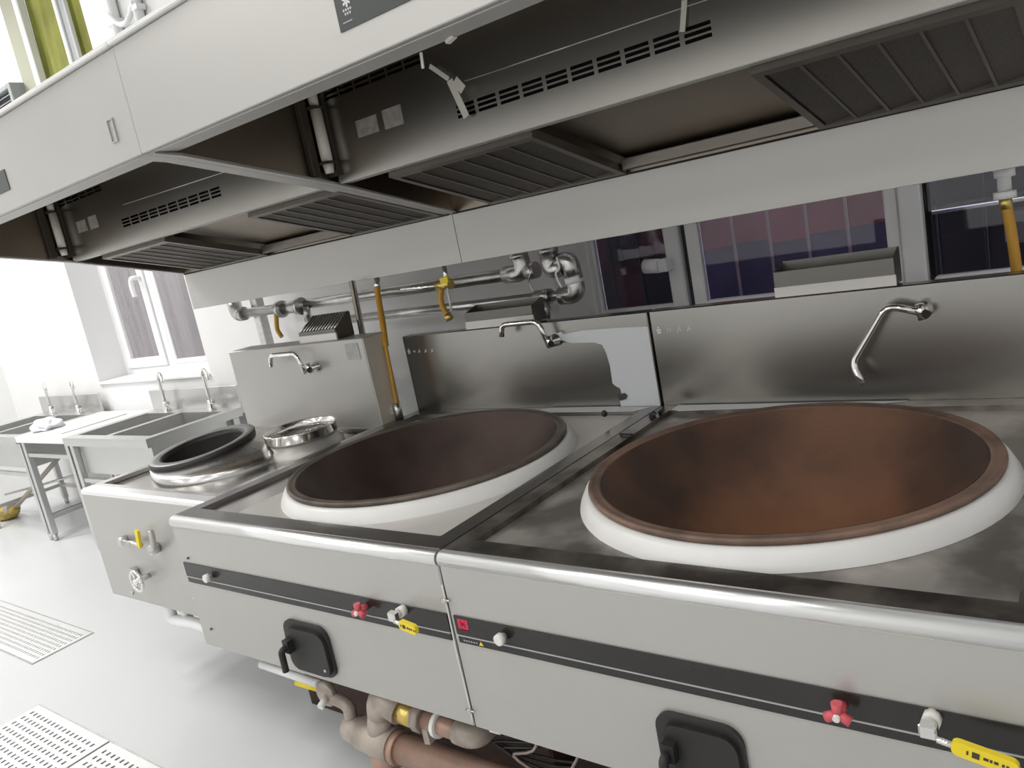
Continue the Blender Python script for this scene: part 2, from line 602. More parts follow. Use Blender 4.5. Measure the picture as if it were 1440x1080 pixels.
# window 2, upper light with green curtain
w = struct_root('window_2')
YU = 1.512
bm = new_bm(); bar(bm, -4.45, -4.26, W2[2], W2[3], YU - .02, YU + .02); obj('side_post', bm, 'post_shaded', w)
bm = new_bm()
bar(bm, -4.262, -4.20, W2[2], W2[3], YU - .03, YU + .02)
bar(bm, -3.80, -3.762, W2[2], W2[3], YU - .02, YU + .02)
bar(bm, -3.36, -3.30, W2[2], W2[3], YU, YU + .02)
bar(bm, -4.20, -3.36, W2[2], W2[2] + .06, YU + .002, YU + .018)
bar(bm, -4.20, -3.36, W2[3] - .06, W2[3], YU + .002, YU + .018)
obj('window_frame', bm, 'upvc', w)
bm = new_bm(); bar(bm, -3.762, -3.70, W2[2] + .01, W2[3] - .01, YU - .005, YU + .02); obj('mullion', bm, 'louver_grey', w)
bm = new_bm(); bar(bm, -3.70, -3.688, W2[2] + .01, W2[3] - .01, YU - .012, YU + .02); obj('bead', bm, 'upvc', w)
pane(w, -4.21, -3.79, W2[2] + .06, W2[3] - .06, YU + .10)
pane(w, -3.70, -3.36, W2[2] + .06, W2[3] - .06, YU + .10)
bm = new_bm(); box(bm, -3.565, -3.31, YU + .022, YU + .04, W2[2] + .01, W2[3] - .01, .003); obj('side_board', bm, 'upvc', w)

# window 3, behind the big stoves
w = struct_root('window_3')
bm = new_bm()
frame_rect(bm, W3[0] - .01, W3[1] + .01, W3[2] - .01, W3[3] + .01, .05, YF, YF + .09)
obj('window_frame', bm, 'upvc', w)
bm = new_bm()
bar(bm, -.565, -.22, 2.34, 2.41, YF + .03, YF + .07)
bar(bm, -.565, -.22, .985, 1.03, YF + .03, YF + .07)
bar(bm, -.228, -.162, .985, 2.41, YF + .025, YF + .07)
obj('sash', bm, 'upvc', w)
bm = new_bm(); bar(bm, -.565, -.55, .985, 2.41, YF + .03, YF + .07); obj('sash_bead', bm, 'upvc', w)
pane(w, -.562, -.22, 1.03, 2.34, YF + .05)
bm = new_bm(); bar(bm, -.160, -.128, .985, 2.41, YF + .05, YF + .07); obj('gasket_strip', bm, 'gasket', w)
bm = new_bm()
bar(bm, -.127, -.077, .985, 2.41, YF + .005, YF + .05)
bar(bm, .572, .616, .985, 2.41, YF + .005, YF + .05)
bar(bm, -.077, .572, .985, 1.03, YF + .005, YF + .05)
bar(bm, -.077, .572, 2.34, 2.41, YF + .005, YF + .05)
obj('sash', bm, 'upvc', w)
pane(w, -.08, .575, 1.03, 2.34, YF + .025)
bm = new_bm()
bar(bm, .618, .684, .985, 2.41, YF - .01, YF + .05)
bar(bm, .70, 2.26, .985, 1.03, YF + .01, YF + .05)
bar(bm, .70, 2.26, 2.34, 2.41, YF + .01, YF + .05)
bar(bm, 2.20, 2.26, 1.03, 2.34, YF + .01, YF + .05)
obj('sash', bm, 'upvc', w)
bm = new_bm(); bar(bm, .685, .702, .985, 2.41, YF + .03, YF + .06); obj('gasket_strip', bm, 'gasket', w)
pane(w, .69, 2.21, 1.03, 2.34, YF + .03)
bm = new_bm(); tube(bm, [(-.235, YF - .02, 1.19), (-.30, YF - .02, 1.195)], .028, 12)
box(bm, -.235, -.20, YF - .04, YF + .03, 1.165, 1.215, .004)
obj('window_latch', bm, 'upvc', w)

# curtain in the upper window
bm = new_bm()
nx, nz = 40, 10
gridv = []
for i in range(nx + 1):
    u = i / nx
    row = []
    for j in range(nz + 1):
        v = j / nz
        x = -4.26 + .685 * u - .02 * (1 - v) * u
        y = 1.560 + .010 * math.sin(u * 19 + 1.3 * v) * (0.5 + .5 * v) + .004 * math.sin(u * 51 - 3 * v)
        row.append(bm.verts.new((x, y, 2.72 + .86 * v)))
    gridv.append(row)
for i in range(nx):
    for j in range(nz):
        f = bm.faces.new((gridv[i][j], gridv[i + 1][j], gridv[i + 1][j + 1], gridv[i][j + 1])); f.smooth = True
bmesh.ops.solidify(bm, geom=bm.faces[:], thickness=.004)
cur = thing('curtain', 'olive green cloth curtain hanging in the high window above the hood', 'curtain', (-3.9, 1.560, 2.72))
obj('cloth', bm, 'curtain_green', cur)
bm = new_bm(); tube(bm, [(-4.36, 1.560, 3.595), (-3.31, 1.560, 3.595)], .010, 10); obj('rod', bm, 'steel', cur)

# louvered vent high on the back wall
lv = thing('wall_vent', 'grey louvered vent box high on the white wall beside the green curtain', 'vent', (-4.9, 1.5, 2.5))
bm = new_bm()
for a in ((-5.35, -5.31), (-4.475, -4.435)):
    box(bm, a[0], a[1], 1.40, 1.498, 2.55, 2.968, .004)
box(bm, -5.31, -4.475, 1.40, 1.498, 2.55, 2.58, .004)
box(bm, -5.31, -4.475, 1.40, 1.498, 2.938, 2.968, .004)
box(bm, -5.31, -4.475, 1.485, 1.498, 2.58, 2.938)
obj('casing', bm, 'louver_grey', lv)
for k in range(10):
    bm = new_bm()
    z = 2.60 + k * .036
    obox(bm, (-4.8925, 1.44, z), (1, 0, 0), (0, 1, .6), (0, -.6, 1), .416, .03, .003)
    obj('slat', bm, 'louver_grey', lv)

# cable conduits on the wall above the hood
cd = thing('wall_conduit', 'white electrical conduits with clips on the wall above the hood', 'conduit', (-3.0, 1.5, 2.75))
for x, k in ((-3.14, 0), (-2.90, 1)):
    bm = new_bm(); tube(bm, [(x, 1.47, 2.55), (x + .01, 1.47, CEIL - .01)], .028, 12); obj('conduit_pipe', bm, 'pvc_white', cd)
    bm = new_bm(); box(bm, x - .045, x + .045, 1.44, 1.497, 2.93, 2.96, .004); obj('clip', bm, 'pvc_white', cd)
bm = new_bm(); tube(bm, smooth_path([(-3.16, 1.455, 3.0), (-3.07, 1.44, 2.92), (-2.98, 1.44, 2.90), (-2.89, 1.455, 2.97)], 6), .016, 10)
obj('loop_cable', bm, 'pvc_white', cd)

# outside: ground and sheet fence seen through the panes
bm = new_bm(); box(bm, X0 - 2, X1 + 3, YW + TH + .001, 6, -.3, -.2)
struct(obj('trim_1', bm, 'ground_out'))
YO = 2.45
fence = thing('sheet_fence', 'pink and indigo sheet metal fence with pale seams outside the window', 'fence', (0, YO, -.2))
pw = .1655
x = -.2265 - 43 * pw
k = 0
while x < 3.4:
    if x < -2.0:
        up, lo = 'fence_grey', 'fence_grey'
    elif x < -.60:
        up, lo = ('fence_wine', 'fence_dark') if k % 3 else ('fence_dark', 'fence_wine')
    elif x < .44:
        up, lo = 'fence_pink', 'fence_blue'
    else:
        up, lo = 'fence_dark', 'fence_dark'
    zs_ = 1.165 + .012 * math.sin(k * 2.1)
    bm = new_bm(); box(bm, x, x + pw, YO, YO + .02, zs_, 3.4); obj('upper_sheet', bm, up, fence)
    bm = new_bm(); box(bm, x, x + pw, YO + .003, YO + .023, -.2, zs_ + .02); obj('lower_sheet', bm, lo, fence)
    bm = new_bm(); box(bm, x - .006, x + .006, YO - .012, YO - .001, -.2, 3.4, .002)
    obj('seam_strip', bm, 'fence_seam' if -.6 < x < .44 else ('fence_grey' if x < -2 else 'fence_dark'), fence)
    x += pw
    k += 1
# dark shelf unit outside right pane
sh = thing('outdoor_shelf', 'dark storage rack outside the right pane with a pale glinting shelf edge', 'rack', (1.1, 2.15, -.2))
bm = new_bm(); box(bm, .62, 1.9, 2.0, 2.30, 1.205, 1.22, .003); obj('shelf_board', bm, 'steel', sh)
bm = new_bm(); box(bm, .86, 1.25, 2.1, 2.30, 1.06, 1.18, .01); obj('crate', bm, 'fence_crate', sh)
for a in (.64, 1.88):
    bm = new_bm(); box(bm, a - .02, a + .02, 2.02, 2.06, -.2, 1.6); obj('post', bm, 'fence_dark', sh)

# ceiling lamps out of view, the rear rows added to light under the hood
for i, (lx, ly, pwr) in enumerate(LAMPS):
    t = thing('ceiling_lamp', 'unseen flat square white panel lamp on the ceiling', 'lamp', (lx, ly, CEIL), 'ceiling panel lamps')
    bm = new_bm(); frame_rect(bm, lx - .31, lx + .31, 0, .62, .015, 0, .03)
    bmesh.ops.rotate(bm, verts=bm.verts, cent=(0, 0, 0), matrix=Matrix.Rotation(math.radians(-90), 3, 'X'))
    bmesh.ops.translate(bm, verts=bm.verts, vec=(0, ly - .31, CEIL - .001))
    obj('lamp_frame', bm, 'upvc', t)
    bm = new_bm(); box(bm, lx - .295, lx + .295, ly - .295, ly + .295, CEIL - .02, CEIL - .002)
    obj('diffuser', bm, 'lamp_face', t)
    ld = bpy.data.lights.new('panel_light', 'AREA')
    ld.shape = 'SQUARE'; ld.size = .56; ld.energy = pwr; ld.color = (1.0, 0.985, 0.96)
    lo_ = bpy.data.objects.new('panel_light', ld)
    COL.objects.link(lo_)
    lo_.parent = t
    lo_.location = (0, 0, -.035)

# ------------------------------------------------------------------ big wok stoves
ZT = 0.80
WR = 0.428       # wok rim radius
ZR = 0.832


def knob(parent, x, z, m='cap_white', r=.0125, d=.024, y=-.003):
    bm = new_bm()
    R_ = lathe(bm, [(r * .55, y), (r * .55, y - d * .4), (r, y - d * .4), (r, y - d * .9), (r * .8, y - d)], (x, 0, z), 12, 'y')
    disc(bm, R_[0]); disc(bm, R_[-1])
    return obj('knob', bm, m, parent)


def red_tap(parent, x, z):
    bm = new_bm()
    tube(bm, [(x, -.002, z), (x, -.025, z)], .009, 10)
    o = obj('tap_stem', bm, 'red_plastic', parent)
    bm = new_bm()
    for a in (90, 205, 335):
        c, s_ = math.cos(math.radians(a)), math.sin(math.radians(a))
        tube(bm, [(x, -.028, z), (x + .020 * c, -.029, z + .020 * s_)], [.0075, .0085], 10)
    obj('tap_handle', bm, 'red_plastic', o)
    bm = new_bm(); tube(bm, [(x, -.025, z), (x, -.040, z - .002)], .0055, 10); obj('tap_screw', bm, 'cap_white', o)


def ball_valve(parent, x, z, length=.085, drop=.03, marks=True):
    bm = new_bm()
    tube(bm, [(x, -.002, z), (x, -.020, z)], .013, 8)
    tube(bm, [(x, -.020, z), (x, -.042, z)], .010, 8)
    o = obj('valve_body', bm, 'cap_white', parent)
    bm = new_bm(); box(bm, x - .012, x + .012, -.046, -.029, z - .010, z + .013, .003)
    obj('valve_nut', bm, 'chrome', o)
    bm = new_bm()
    dirx = Vector((length, -.006, -drop)).normalized()
    p0 = Vector((x + .012, -.047, z - .004)); p1 = p0 + dirx * .022
    tube(bm, [p0, p1], .005, 8)
    obj('lever', bm, 'chrome', o)
    bm = new_bm()
    c = p0 + dirx * (.018 + (length - .018) / 2)
    nrm = Vector((0, -1, 0)); side = dirx.cross(nrm)
    pts = ngon_rounded(0, 0, (length - .018) / 2, .011, .009, 4)
    A = [bm.verts.new(c + dirx * p[0] + side * p[1] + nrm * .005) for p in pts]
    B = [bm.verts.new(c + dirx * p[0] + side * p[1] - nrm * .005) for p in pts]
    bm.faces.new(A); bm.faces.new(list(reversed(B)))
    for i in range(len(A)):
        j = (i + 1) % len(A); bm.faces.new((A[i], B[i], B[j], A[j]))
    g = obj('grip', bm, 'yellow_vinyl', o)
    if marks:
        bm = new_bm()
        for u, hw, hh in ((-.020, .0012, .003), (-.010, .0045, .0045), (.002, .003, .002), (.008, .0015, .0022), (.014, .0025, .002), (.022, .0015, .002), (.027, .0015, .002)):
            obox(bm, c + dirx * u + nrm * .0053, dirx, side, nrm, hw, hh, .0004)
        m_ = obj('printed_marks', bm, 'ink', parent)
    return o


def fire_door(parent, x0, x1, z0, z1, hinge_left=True):
    cx, cz, hw, hh = (x0 + x1) / 2, (z0 + z1) / 2, (x1 - x0) / 2, (z1 - z0) / 2
    bm = new_bm(); prism(bm, ngon_rounded(cx, cz, hw, hh, .035, 6), 'y', -.008, .004)
    d = obj('fire_door', bm, 'cast_iron', parent)
    bm = new_bm(); prism(bm, ngon_rounded(cx + .004, cz - .004, hw - .012, hh - .012, .03, 6), 'y', -.019, -.006)
    obj('door_leaf', bm, 'door_black', d)
    bm = new_bm()
    tube(bm, bend([(x0 + .03, -.018, cz + .005), (x0 + .03, -.05, cz + .005), (x0 + .028, -.05, z0 + .018)], .010), .009, 10)
    obox(bm, (x0 + .033, -.026, cz + .008), (1, 0, 0), (0, 1, 0), (0, 0, 1), .012, .010, .018)
    obj('handle', bm, 'door_black', d)
    bm = new_bm()
    tube(bm, [(x1 - .025, -.018, z0 + .03), (x1 - .025, -.023, z0 + .03)], .004, 8)
    obj('rivet', bm, 'steel', d)
    return d


def glyph_marks(parent, pts, y, size, m, name='stamped_mark'):
    for (gx, gz, kind) in pts:
        bm = new_bm()
        s_ = size
        if kind == 0:
            obox(bm, (gx, y, gz), (1, 0, 0), (0, 1, 0), (0, 0, 1), s_, .0005, s_ * .45)
            obox(bm, (gx, y, gz - s_), (1, 0, 0), (0, 1, 0), (0, 0, 1), s_ * .8, .0005, s_ * .4)
            obox(bm, (gx, y, gz + s_), (1, 0, 0), (0, 1, 0), (0, 0, 1), s_ * .5, .0005, s_ * .4)
        elif kind == 1:
            obox(bm, (gx, y, gz), (1, 0, .3), (0, 1, 0), (-.3, 0, 1), s_ * .8, .0005, s_ * .22)
            obox(bm, (gx, y, gz), (1, 0, -1), (0, 1, 0), (1, 0, 1), s_ * .9, .0005, s_ * .2)
        else:
            obox(bm, (gx, y, gz), (.5, 0, 1), (0, 1, 0), (1, 0, -.5), s_, .0005, s_ * .25)
            obox(bm, (gx + s_ * .4, y, gz - s_ * .3), (1, 0, 0), (0, 1, 0), (0, 0, 1), s_ * .6, .0005, s_ * .2)
        obj(name, bm, m, parent)


def big_stove(x0, label, clean):
    x1 = x0 + 1.098
    st = thing('wok_stove', label, 'stove', ((x0 + x1) / 2, .55, 0))
    cx, cy = ((x0 + x1) / 2 + (.04 if clean else .017)), .538
    # casing: sides, back, floor
    bm = new_bm()
    box(bm, x0, x0 + .012, .012, 1.098, .38, .782)
    box(bm, x1 - .012, x1, .012, 1.098, .38, .782)
    box(bm, x0 + .012, x1 - .012, 1.085, 1.098, .38, .782)
    box(bm, x0 + .012, x1 - .012, .012, 1.085, .38, .392)
    obj('casing', bm, 'steel_film', st)
    bm = new_bm()
    box(bm, x0, x1, .0, .0115, .376, .770, .003)
    fp = obj('front_panel', bm, 'steel_film', st)
    # bullnose front rail
    bm = new_bm()
    pts = [(.019, .8)]
    for k in range(9):
        a = math.radians(90 + 180 * k / 8)
        pts.append((.012 + .018 * math.cos(a) , .782 + .018 * math.sin(a)))
    pts += [(.019, .764)]
    prism(bm, pts, 'x', x0 + .0015, x1 - .0015)
    for f in bm.faces:
        f.smooth = len(f.verts) == 4
    obj('front_rail', bm, 'steel_bright', st)
    # flat top border
    bm = new_bm()
    mt = 'steel_border' if clean else 'steel_top'
    perforated(bm, [x0, x0 + .05, x1 - .05, x1], [.0195, .075, 1.04, 1.098],
               lambda i, j: not (i == 1 and j == 1), lambda u, v, d: (u, v, ZT - d), .015)
    obj('top_border', bm, mt, st)
    # inner deck, a little lower
    bm = new_bm()
    hole_plate(bm, x0 + .045, x1 - .045, .072, 1.045, cx, cy, .40, ZT - .03, ZT - .014)
    obj('deck', bm, 'steel_top_clean' if clean else 'deck_dirty', st)
    if clean:
        bm = new_bm()
        hole_plate(bm, -.895, x1 - .046, .076, 1.036, cx, cy, .452, ZT - .0137, ZT - .0128)
        obj('deck_film', bm, 'deck_film', st)
    # white collar round the wok
    bm = new_bm()
    lathe(bm, [(.455, ZT - .0135), (.452, ZT - .004), (.441, ZR - .016), (.434, ZR - .009), (.424, ZR - .008), (.415, ZR - .016), (.41, ZT - .013)], (cx, cy, 0), 96)
    obj('collar', bm, 'white_enamel', st)
    # control strip
    bm = new_bm(); box(bm, x0 + .012, x1 - .004, -.0035, .001, .612, .656); cs = obj('control_strip', bm, 'strip_black', st)
    bm = new_bm(); box(bm, x0 + .014, x1 - .004, -.0045, .001, .6085, .6115); obj('pin_line', bm, 'line_grey', cs)
    bm = new_bm(); box(bm, x0 + .014, x1 - .004, -.0035, .001, .592, .608); obj('lower_strip', bm, 'strip_black', cs)
    # splash box
    bm = new_bm(); box(bm, x0 + .002, x1 - .002, 1.10, 1.150, .786, 1.106, .003); sp = obj('backsplash', bm, 'steel_splash', st)
    # rusty furnace plinth that carries it, the under-stove shadow painted into its brown
    bm = new_bm(); box(bm, x0 + .04, x1 - .03, .27, 1.06, .0, .379, .006); obj('plinth', bm, 'plinth', st)
    bm = new_bm(); box(bm, x0 + .015, x0 + .05, .02, .05, .352, .379, .004); obj('corner_foot', bm, 'cap_white', st)
    # rivets along the side seam
    return st, cx, cy, x1, sp


s2, c2x, c2y, s2x1, sp2 = big_stove(-1.10, 'stainless wok stove with pale clean deck and dark brown wok, beside the double burner', True)
s3, c3x, c3y, s3x1, sp3 = big_stove(0.002, 'stainless wok stove with soot stained deck and rusty red brown wok', False)


def wok(cx, cy, m, mr, label):
    t = thing('iron_wok', label, 'wok', (cx, cy, .55))
    bm = new_bm()
    prof = []
    R_, depth = .398, .285
    for k in range(0, 22):
        a = k / 21
        r = R_ * (1 - a)
        prof.append((max(r, .004), ZR + .002 - depth * (1 - (r / R_) ** 2.1)))
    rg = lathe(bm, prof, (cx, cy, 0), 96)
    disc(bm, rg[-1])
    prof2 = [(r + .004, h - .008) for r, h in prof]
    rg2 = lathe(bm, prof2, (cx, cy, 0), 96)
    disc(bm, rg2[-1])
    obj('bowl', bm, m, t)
    bm = new_bm()
    lathe(bm, [(WR - .026, ZR - .006), (WR - .029, ZR + .002), (WR - .022, ZR + .004), (WR - .016, ZR + .001), (WR - .010, ZR + .005),
               (WR - .002, ZR + .006), (WR + .001, ZR), (WR - .003, ZR - .0075)], (cx, cy, 0), 96, close=True)
    obj('rim', bm, mr, t)
    return t


wok(c2x, c2y, 'wok_dark', 'rim_dark', 'dark brown seasoned iron wok in the stove with the pale clean deck')
wok(c3x, c3y, 'wok_rust_glint', 'rim_rust', 'rusty red brown iron wok in the stove with the soot stained deck')

# controls of the left big stove
knob(s2, -.945, .629)
red_tap(s2, -.272, .634)
ball_valve(s2, -.140, .646, .075, .006)
fire_door(s2, -.640, -.455, .398, .545)
for px, pz in ((-1.055, .672), (-1.04, .44)):
    bm = new_bm(); tube(bm, [(px, .001, pz), (px, -.004, pz)], .004, 8); obj('screw', bm, 'iron_ring', s2)
# controls of the right big stove
knob(s3, .150, .632)
red_tap(s3, .817, .633)
ball_valve(s3, .943, .645, .098, .014)
fire_door(s3, .478, .645, .398, .545)
bm = new_bm(); box(bm, .024, .052, -.0042, -.003, .628, .650); lg = obj('red_emblem', bm, 'red_logo', s3)
bm = new_bm()
for a in (45, 135):
    c_, s_ = math.cos(math.radians(a)), math.sin(math.radians(a))
    obox(bm, (.038, -.0044, .639), (c_, 0, s_), (0, 1, 0), (-s_, 0, c_), .011, .0003, .0014)
obox(bm, (.038, -.0044, .639), (1, 0, 0), (0, 1, 0), (0, 0, 1), .010, .0003, .0010)
obj('emblem_strokes', bm, 'logo_dark', lg)
bm = new_bm()
for k in range(3):
    obox(bm, (.03 + .008 * k, -.0042, .6225), (1, 0, 0), (0, 1, 0), (0, 0, 1), .0028, .0003, .002)
obj('emblem_lettering', bm, 'logo_dark', s3)
bm = new_bm(); prism(bm, [(.074, .596), (.086, .596), (.080, .605)], 'y', -.0045, -.003); obj('warning_triangle', bm, 'yellow_vinyl', s3)
bm = new_bm()
for k in range(6):
    obox(bm, (.032 + .007 * k, -.004, .5995), (1, 0, 0), (0, 1, 0), (0, 0, 1), .002, .0003, .0018)
obj('small_lettering', bm, 'line_grey', s3)
# sealant bead and bolts on the joint
bm = new_bm(); tube(bm, smooth_path([(.0, -.002, .725), (.001, -.003, .66), (-.001, -.003, .56), (.001, -.003, .47), (.0, -.002, .39)], 5), .0018, 8)
obj('sealant_bead', bm, 'mark_white', s3)
for pz in (.69, .42):
    bm = new_bm(); tube(bm, [(.0, -.001, pz), (.0, -.009, pz)], .006, 8)
    tube(bm, [(-.012, -.004, pz), (.014, -.004, pz)], .0025, 6)
    obj('joint_clip', bm, 'steel', s3)

# stamped marks on the splashes
glyph_marks(sp3, [(.030, 1.044, 0), (.064, 1.043, 1), (.097, 1.041, 2), (.130, 1.041, 2)], 1.0993, .008, 'mark_white')
glyph_marks(sp2, [(-1.075, 1.045, 0), (-1.045, 1.043, 1), (-1.02, 1.042, 2), (-.985, 1.041, 2), (-.95, 1.04, 2)], 1.0993, .007, 'mark_white')
# half peeled protective film on the left splash
bm = new_bm()
poly = [(-.374, 1.072), (-.352, 1.064), (-.335, 1.068), (-.325, 1.058), (-.25, 1.066), (-.12, 1.064), (-.006, 1.060), (-.006, .796), (-.150, .800),
        (-.151, .838), (-.140, .846), (-.143, .862), (-.158, .870), (-.168, .880), (-.166, .94), (-.172, .985), (-.182, 1.012), (-.21, 1.022),
        (-.30, 1.026), (-.345, 1.040), (-.36, 1.056)]
prism(bm, poly, 'y', 1.0975, 1.0995)
obj('protective_film', bm, 'film_white', sp2)
bm = new_bm(); poly = [(-.152, .842), (-.128, .846), (-.118, .838), (-.124, .826), (-.146, .820), (-.153, .826)]
prism(bm, poly, 'y', 1.094, 1.0972); obj('film_curl', bm, 'iron_ring', sp2)
# film strips left on the rear of the decks
bm = new_bm(); prism(bm, [(-.43, 1.090), (-.16, 1.092), (-.155, 1.085), (-.03, 1.075), (-.07, 1.035), (-.40, 1.035), (-.47, 1.06)], 'z', .8005, .802)
obj('film_strip', bm, 'film_white', s2)
bm = new_bm(); prism(bm, [(.06, 1.092), (.72, 1.090), (.66, 1.072), (.55, 1.062), (.09, 1.03), (.06, 1.045)], 'z', .8005, .802)
obj('film_strip', bm, 'film_white', s3)
# crumbs and a twig on the right deck edge
bm = new_bm()
for px, py, r in ((.03, .98, .012), (.045, 1.0, .009), (.035, .955, .008)):
    bmesh.ops.create_icosphere(bm, subdivisions=1, radius=r, matrix=Matrix.Translation((px, py, .806)))
for v in bm.verts:
    v.co.x += random.uniform(-.004, .004); v.co.y += random.uniform(-.004, .004)
obj('grease_lump', bm, 'cast_iron', s3)
bm = new_bm(); tube(bm, smooth_path([(.012, .80, .803), (.03, .79, .805), (.055, .795, .803)], 4), .003, 6)
obj('twig', bm, 'cast_iron', s3)
bm = new_bm(); bmesh.ops.create_icosphere(bm, subdivisions=2, radius=.010, matrix=Matrix.Translation((-.10, .91, ZR)))
for v in bm.verts:
    v.co.z += random.uniform(-.002, .002)
obj('rim_tab', bm, 'cast_iron', s2)

# ------------------------------------------------------------------ small double burner stove
SX0, SX1, SY0, SY1, SZ = -1.975, -1.118, .125, .90, .795
s1 = thing('double_burner_stove', 'low stainless double burner stove between the sinks and the wok stoves', 'stove', (-1.55, .5, 0))
bm = new_bm()
box(bm, SX0, SX0 + .012, SY0 + .012, SY1 + .12, .36, SZ - .018)
box(bm, SX1 - .012, SX1, SY0 + .012, SY1 + .12, .36, SZ - .018)
box(bm, SX0 + .012, SX1 - .012, SY1 + .108, SY1 + .12, .36, SZ - .018)
box(bm, SX0 + .012, SX1 - .012, SY0 + .012, SY1 + .108, .36, .372)
obj('casing', bm, 'steel_film', s1)
bm = new_bm(); box(bm, SX0, SX1, SY0, SY0 + .0115, .36, SZ - .018, .003); obj('front_panel', bm, 'steel_film', s1)
bm = new_bm()
pts = [(SY0 + .05, SZ)]
for k in range(9):
    a = math.radians(90 + 180 * k / 8)
    pts.append((SY0 + .012 + .013 * math.cos(a), SZ - .013 + .013 * math.sin(a)))
pts += [(SY0 + .05, SZ - .026)]
prism(bm, pts, 'x', SX0, SX1)
obj('front_rail', bm, 'steel_bright', s1)
bm = new_bm()
perforated(bm, [SX0, SX0 + .04, SX1 - .025, SX1], [SY0 + .0505, SY0 + .07, SY1 - .03, SY1],
           lambda i, j: not (i == 1 and j == 1), lambda u, v, d: (u, v, SZ - d), .016)
obj('top_border', bm, 'steel_top_clean', s1)
bm = new_bm(); box(bm, SX0 + .035, SX1 - .02, SY0 + .068, SY1 - .028, SZ - .035, SZ - .018); obj('deck', bm, 'steel_top_clean', s1)
bm = new_bm(); box(bm, -2.0, -1.106, SY1 + .001, SY1 + .12, SZ - .01, 1.147, .003)
sp1 = obj('backsplash', bm, 'steel_film', s1)
bm = new_bm(); box(bm, -1.1055, -1.103, SY1 + .004, SY1 + .117, SZ - .005, 1.144); obj('side_plate', bm, 'cream_side', sp1)  # thin cream coloured sheet on the end of the splash
bm = new_bm(); box(bm, -1.212, -1.135, SY1 - .001, SY1 + .001, 1.066, 1.13); obj('label_sticker', bm, 'paper_grey', sp1)
# raised steel cone of the wok burner
B1 = (-1.665, .478)
tl = (.012, .10)
bm = new_bm()
DR = (-1.575, .505)
rings = []
for (r_, z_, w_) in ((.272, .776, 0), (.271, .796, 0), (.262, .812, .12), (.240, .826, .45), (.214, .836, .85), (.196, .842, 1), (.170, .838, 1)):
    c_ = (DR[0] * (1 - w_) + B1[0] * w_, DR[1] * (1 - w_) + B1[1] * w_)
    ring = []
    for k in range(72):
        a = 2 * math.pi * k / 72
        x_, y_ = c_[0] + r_ * math.cos(a), c_[1] + r_ * math.sin(a)
        ring.append(bm.verts.new((x_, y_, z_ + w_ * (tl[0] * (x_ - B1[0]) + tl[1] * (y_ - B1[1])))))
    rings.append(ring)
for i in range(len(rings) - 1):
    for k in range(72):
        f = bm.faces.new((rings[i][k], rings[i][(k + 1) % 72], rings[i + 1][(k + 1) % 72], rings[i + 1][k])); f.smooth = True
obj('burner_cone', bm, 'steel', s1)
bm = new_bm()
lathe(bm, [(.196, .836), (.203, .840), (.203, .856), (.197, .8575), (.158, .857), (.157, .836)], (B1[0], B1[1], 0), 72, tilt=tl)
wrg = obj('wok_ring', bm, 'cast_iron', s1)
bm = new_bm()
lathe(bm, [(.201, .8575), (.199, .860), (.166, .859), (.158, .853), (.160, .8565)], (B1[0], B1[1], 0), 72, tilt=tl, close=True)
obj('ring_face', bm, 'ring_grey', wrg)
bm = new_bm()
prof = [(.156, .842), (.14, .80), (.11, .76), (.06, .73), (.01, .72)]
rg = lathe(bm, prof, (B1[0], B1[1], 0), 64, tilt=tl); disc(bm, rg[-1])
obj('fire_bowl', bm, 'black_gap', s1)
# second burner: round stand
B2 = (-1.318, .685)
bm = new_bm()
rg = lathe(bm, [(.155, SZ - .018), (.15, SZ + .005), (.135, SZ + .012), (.128, SZ + .03), (.12, SZ + .03), (.118, SZ - .0)], (B2[0], B2[1], 0), 56)
disc(bm, rg[-1])
obj('stock_burner', bm, 'steel_film', s1)
# front fittings
def short_tube(name, pts, r, m, parent, seg=10):
    b = new_bm(); tube(b, pts, r, seg); return obj(name, b, m, parent)


yv = SY0
vl = short_tube('gas_cock', [(-1.715, yv, .615), (-1.715, yv - .03, .615)], .016, 'galv', s1)
short_tube('cock_arm', [(-1.715, yv - .02, .615), (-1.565, yv - .025, .618)], .010, 'galv', vl)
b = new_bm(); obox(b, (-1.555, yv - .03, .645), (.25, 0, 1), (0, 1, 0), (1, 0, -.25), .034, .005, .009); obj('grip', b, 'yellow_vinyl', vl)
vl = short_tube('gas_cock', [(-1.49, yv, .608), (-1.49, yv - .035, .608)], .018, 'galv', s1)
short_tube('cock_lever', smooth_path([(-1.49, yv - .03, .608), (-1.455, yv - .035, .625), (-1.44, yv - .035, .66), (-1.438, yv - .035, .69)], 4), .010, 'galv', vl)
wv = thing('handwheel_valve', 'small chrome handwheel valve on the front of the double burner stove', 'valve', (-1.62, yv - .001, .485))
short_tube('stem', [(-1.62, yv - .002, .485), (-1.62, yv - .06, .485)], .010, 'chrome', wv)
b = new_bm()
ring = [(-1.62 + .038 * math.cos(2 * math.pi * k / 20), yv - .05, .485 + .038 * math.sin(2 * math.pi * k / 20)) for k in range(21)]
tube(b, ring, .006, 8, caps=False)
for k in range(3):
    a = 2 * math.pi * k / 3
    tube(b, [(-1.62, yv - .05, .485), (-1.62 + .036 * math.cos(a), yv - .05, .485 + .036 * math.sin(a))], .004, 6)
obj('wheel', b, 'chrome', wv)
b = new_bm(); box(b, -1.73, -1.69, yv - .02, yv - .001, .47, .505, .003); obj('body', b, 'galv', wv)
for px, pz in ((-1.80, .39), (-1.35, .427)):
    short_tube('screw', [(px, yv + .001, pz), (px, yv - .006, pz)], .008, 'galv', s1, 8)
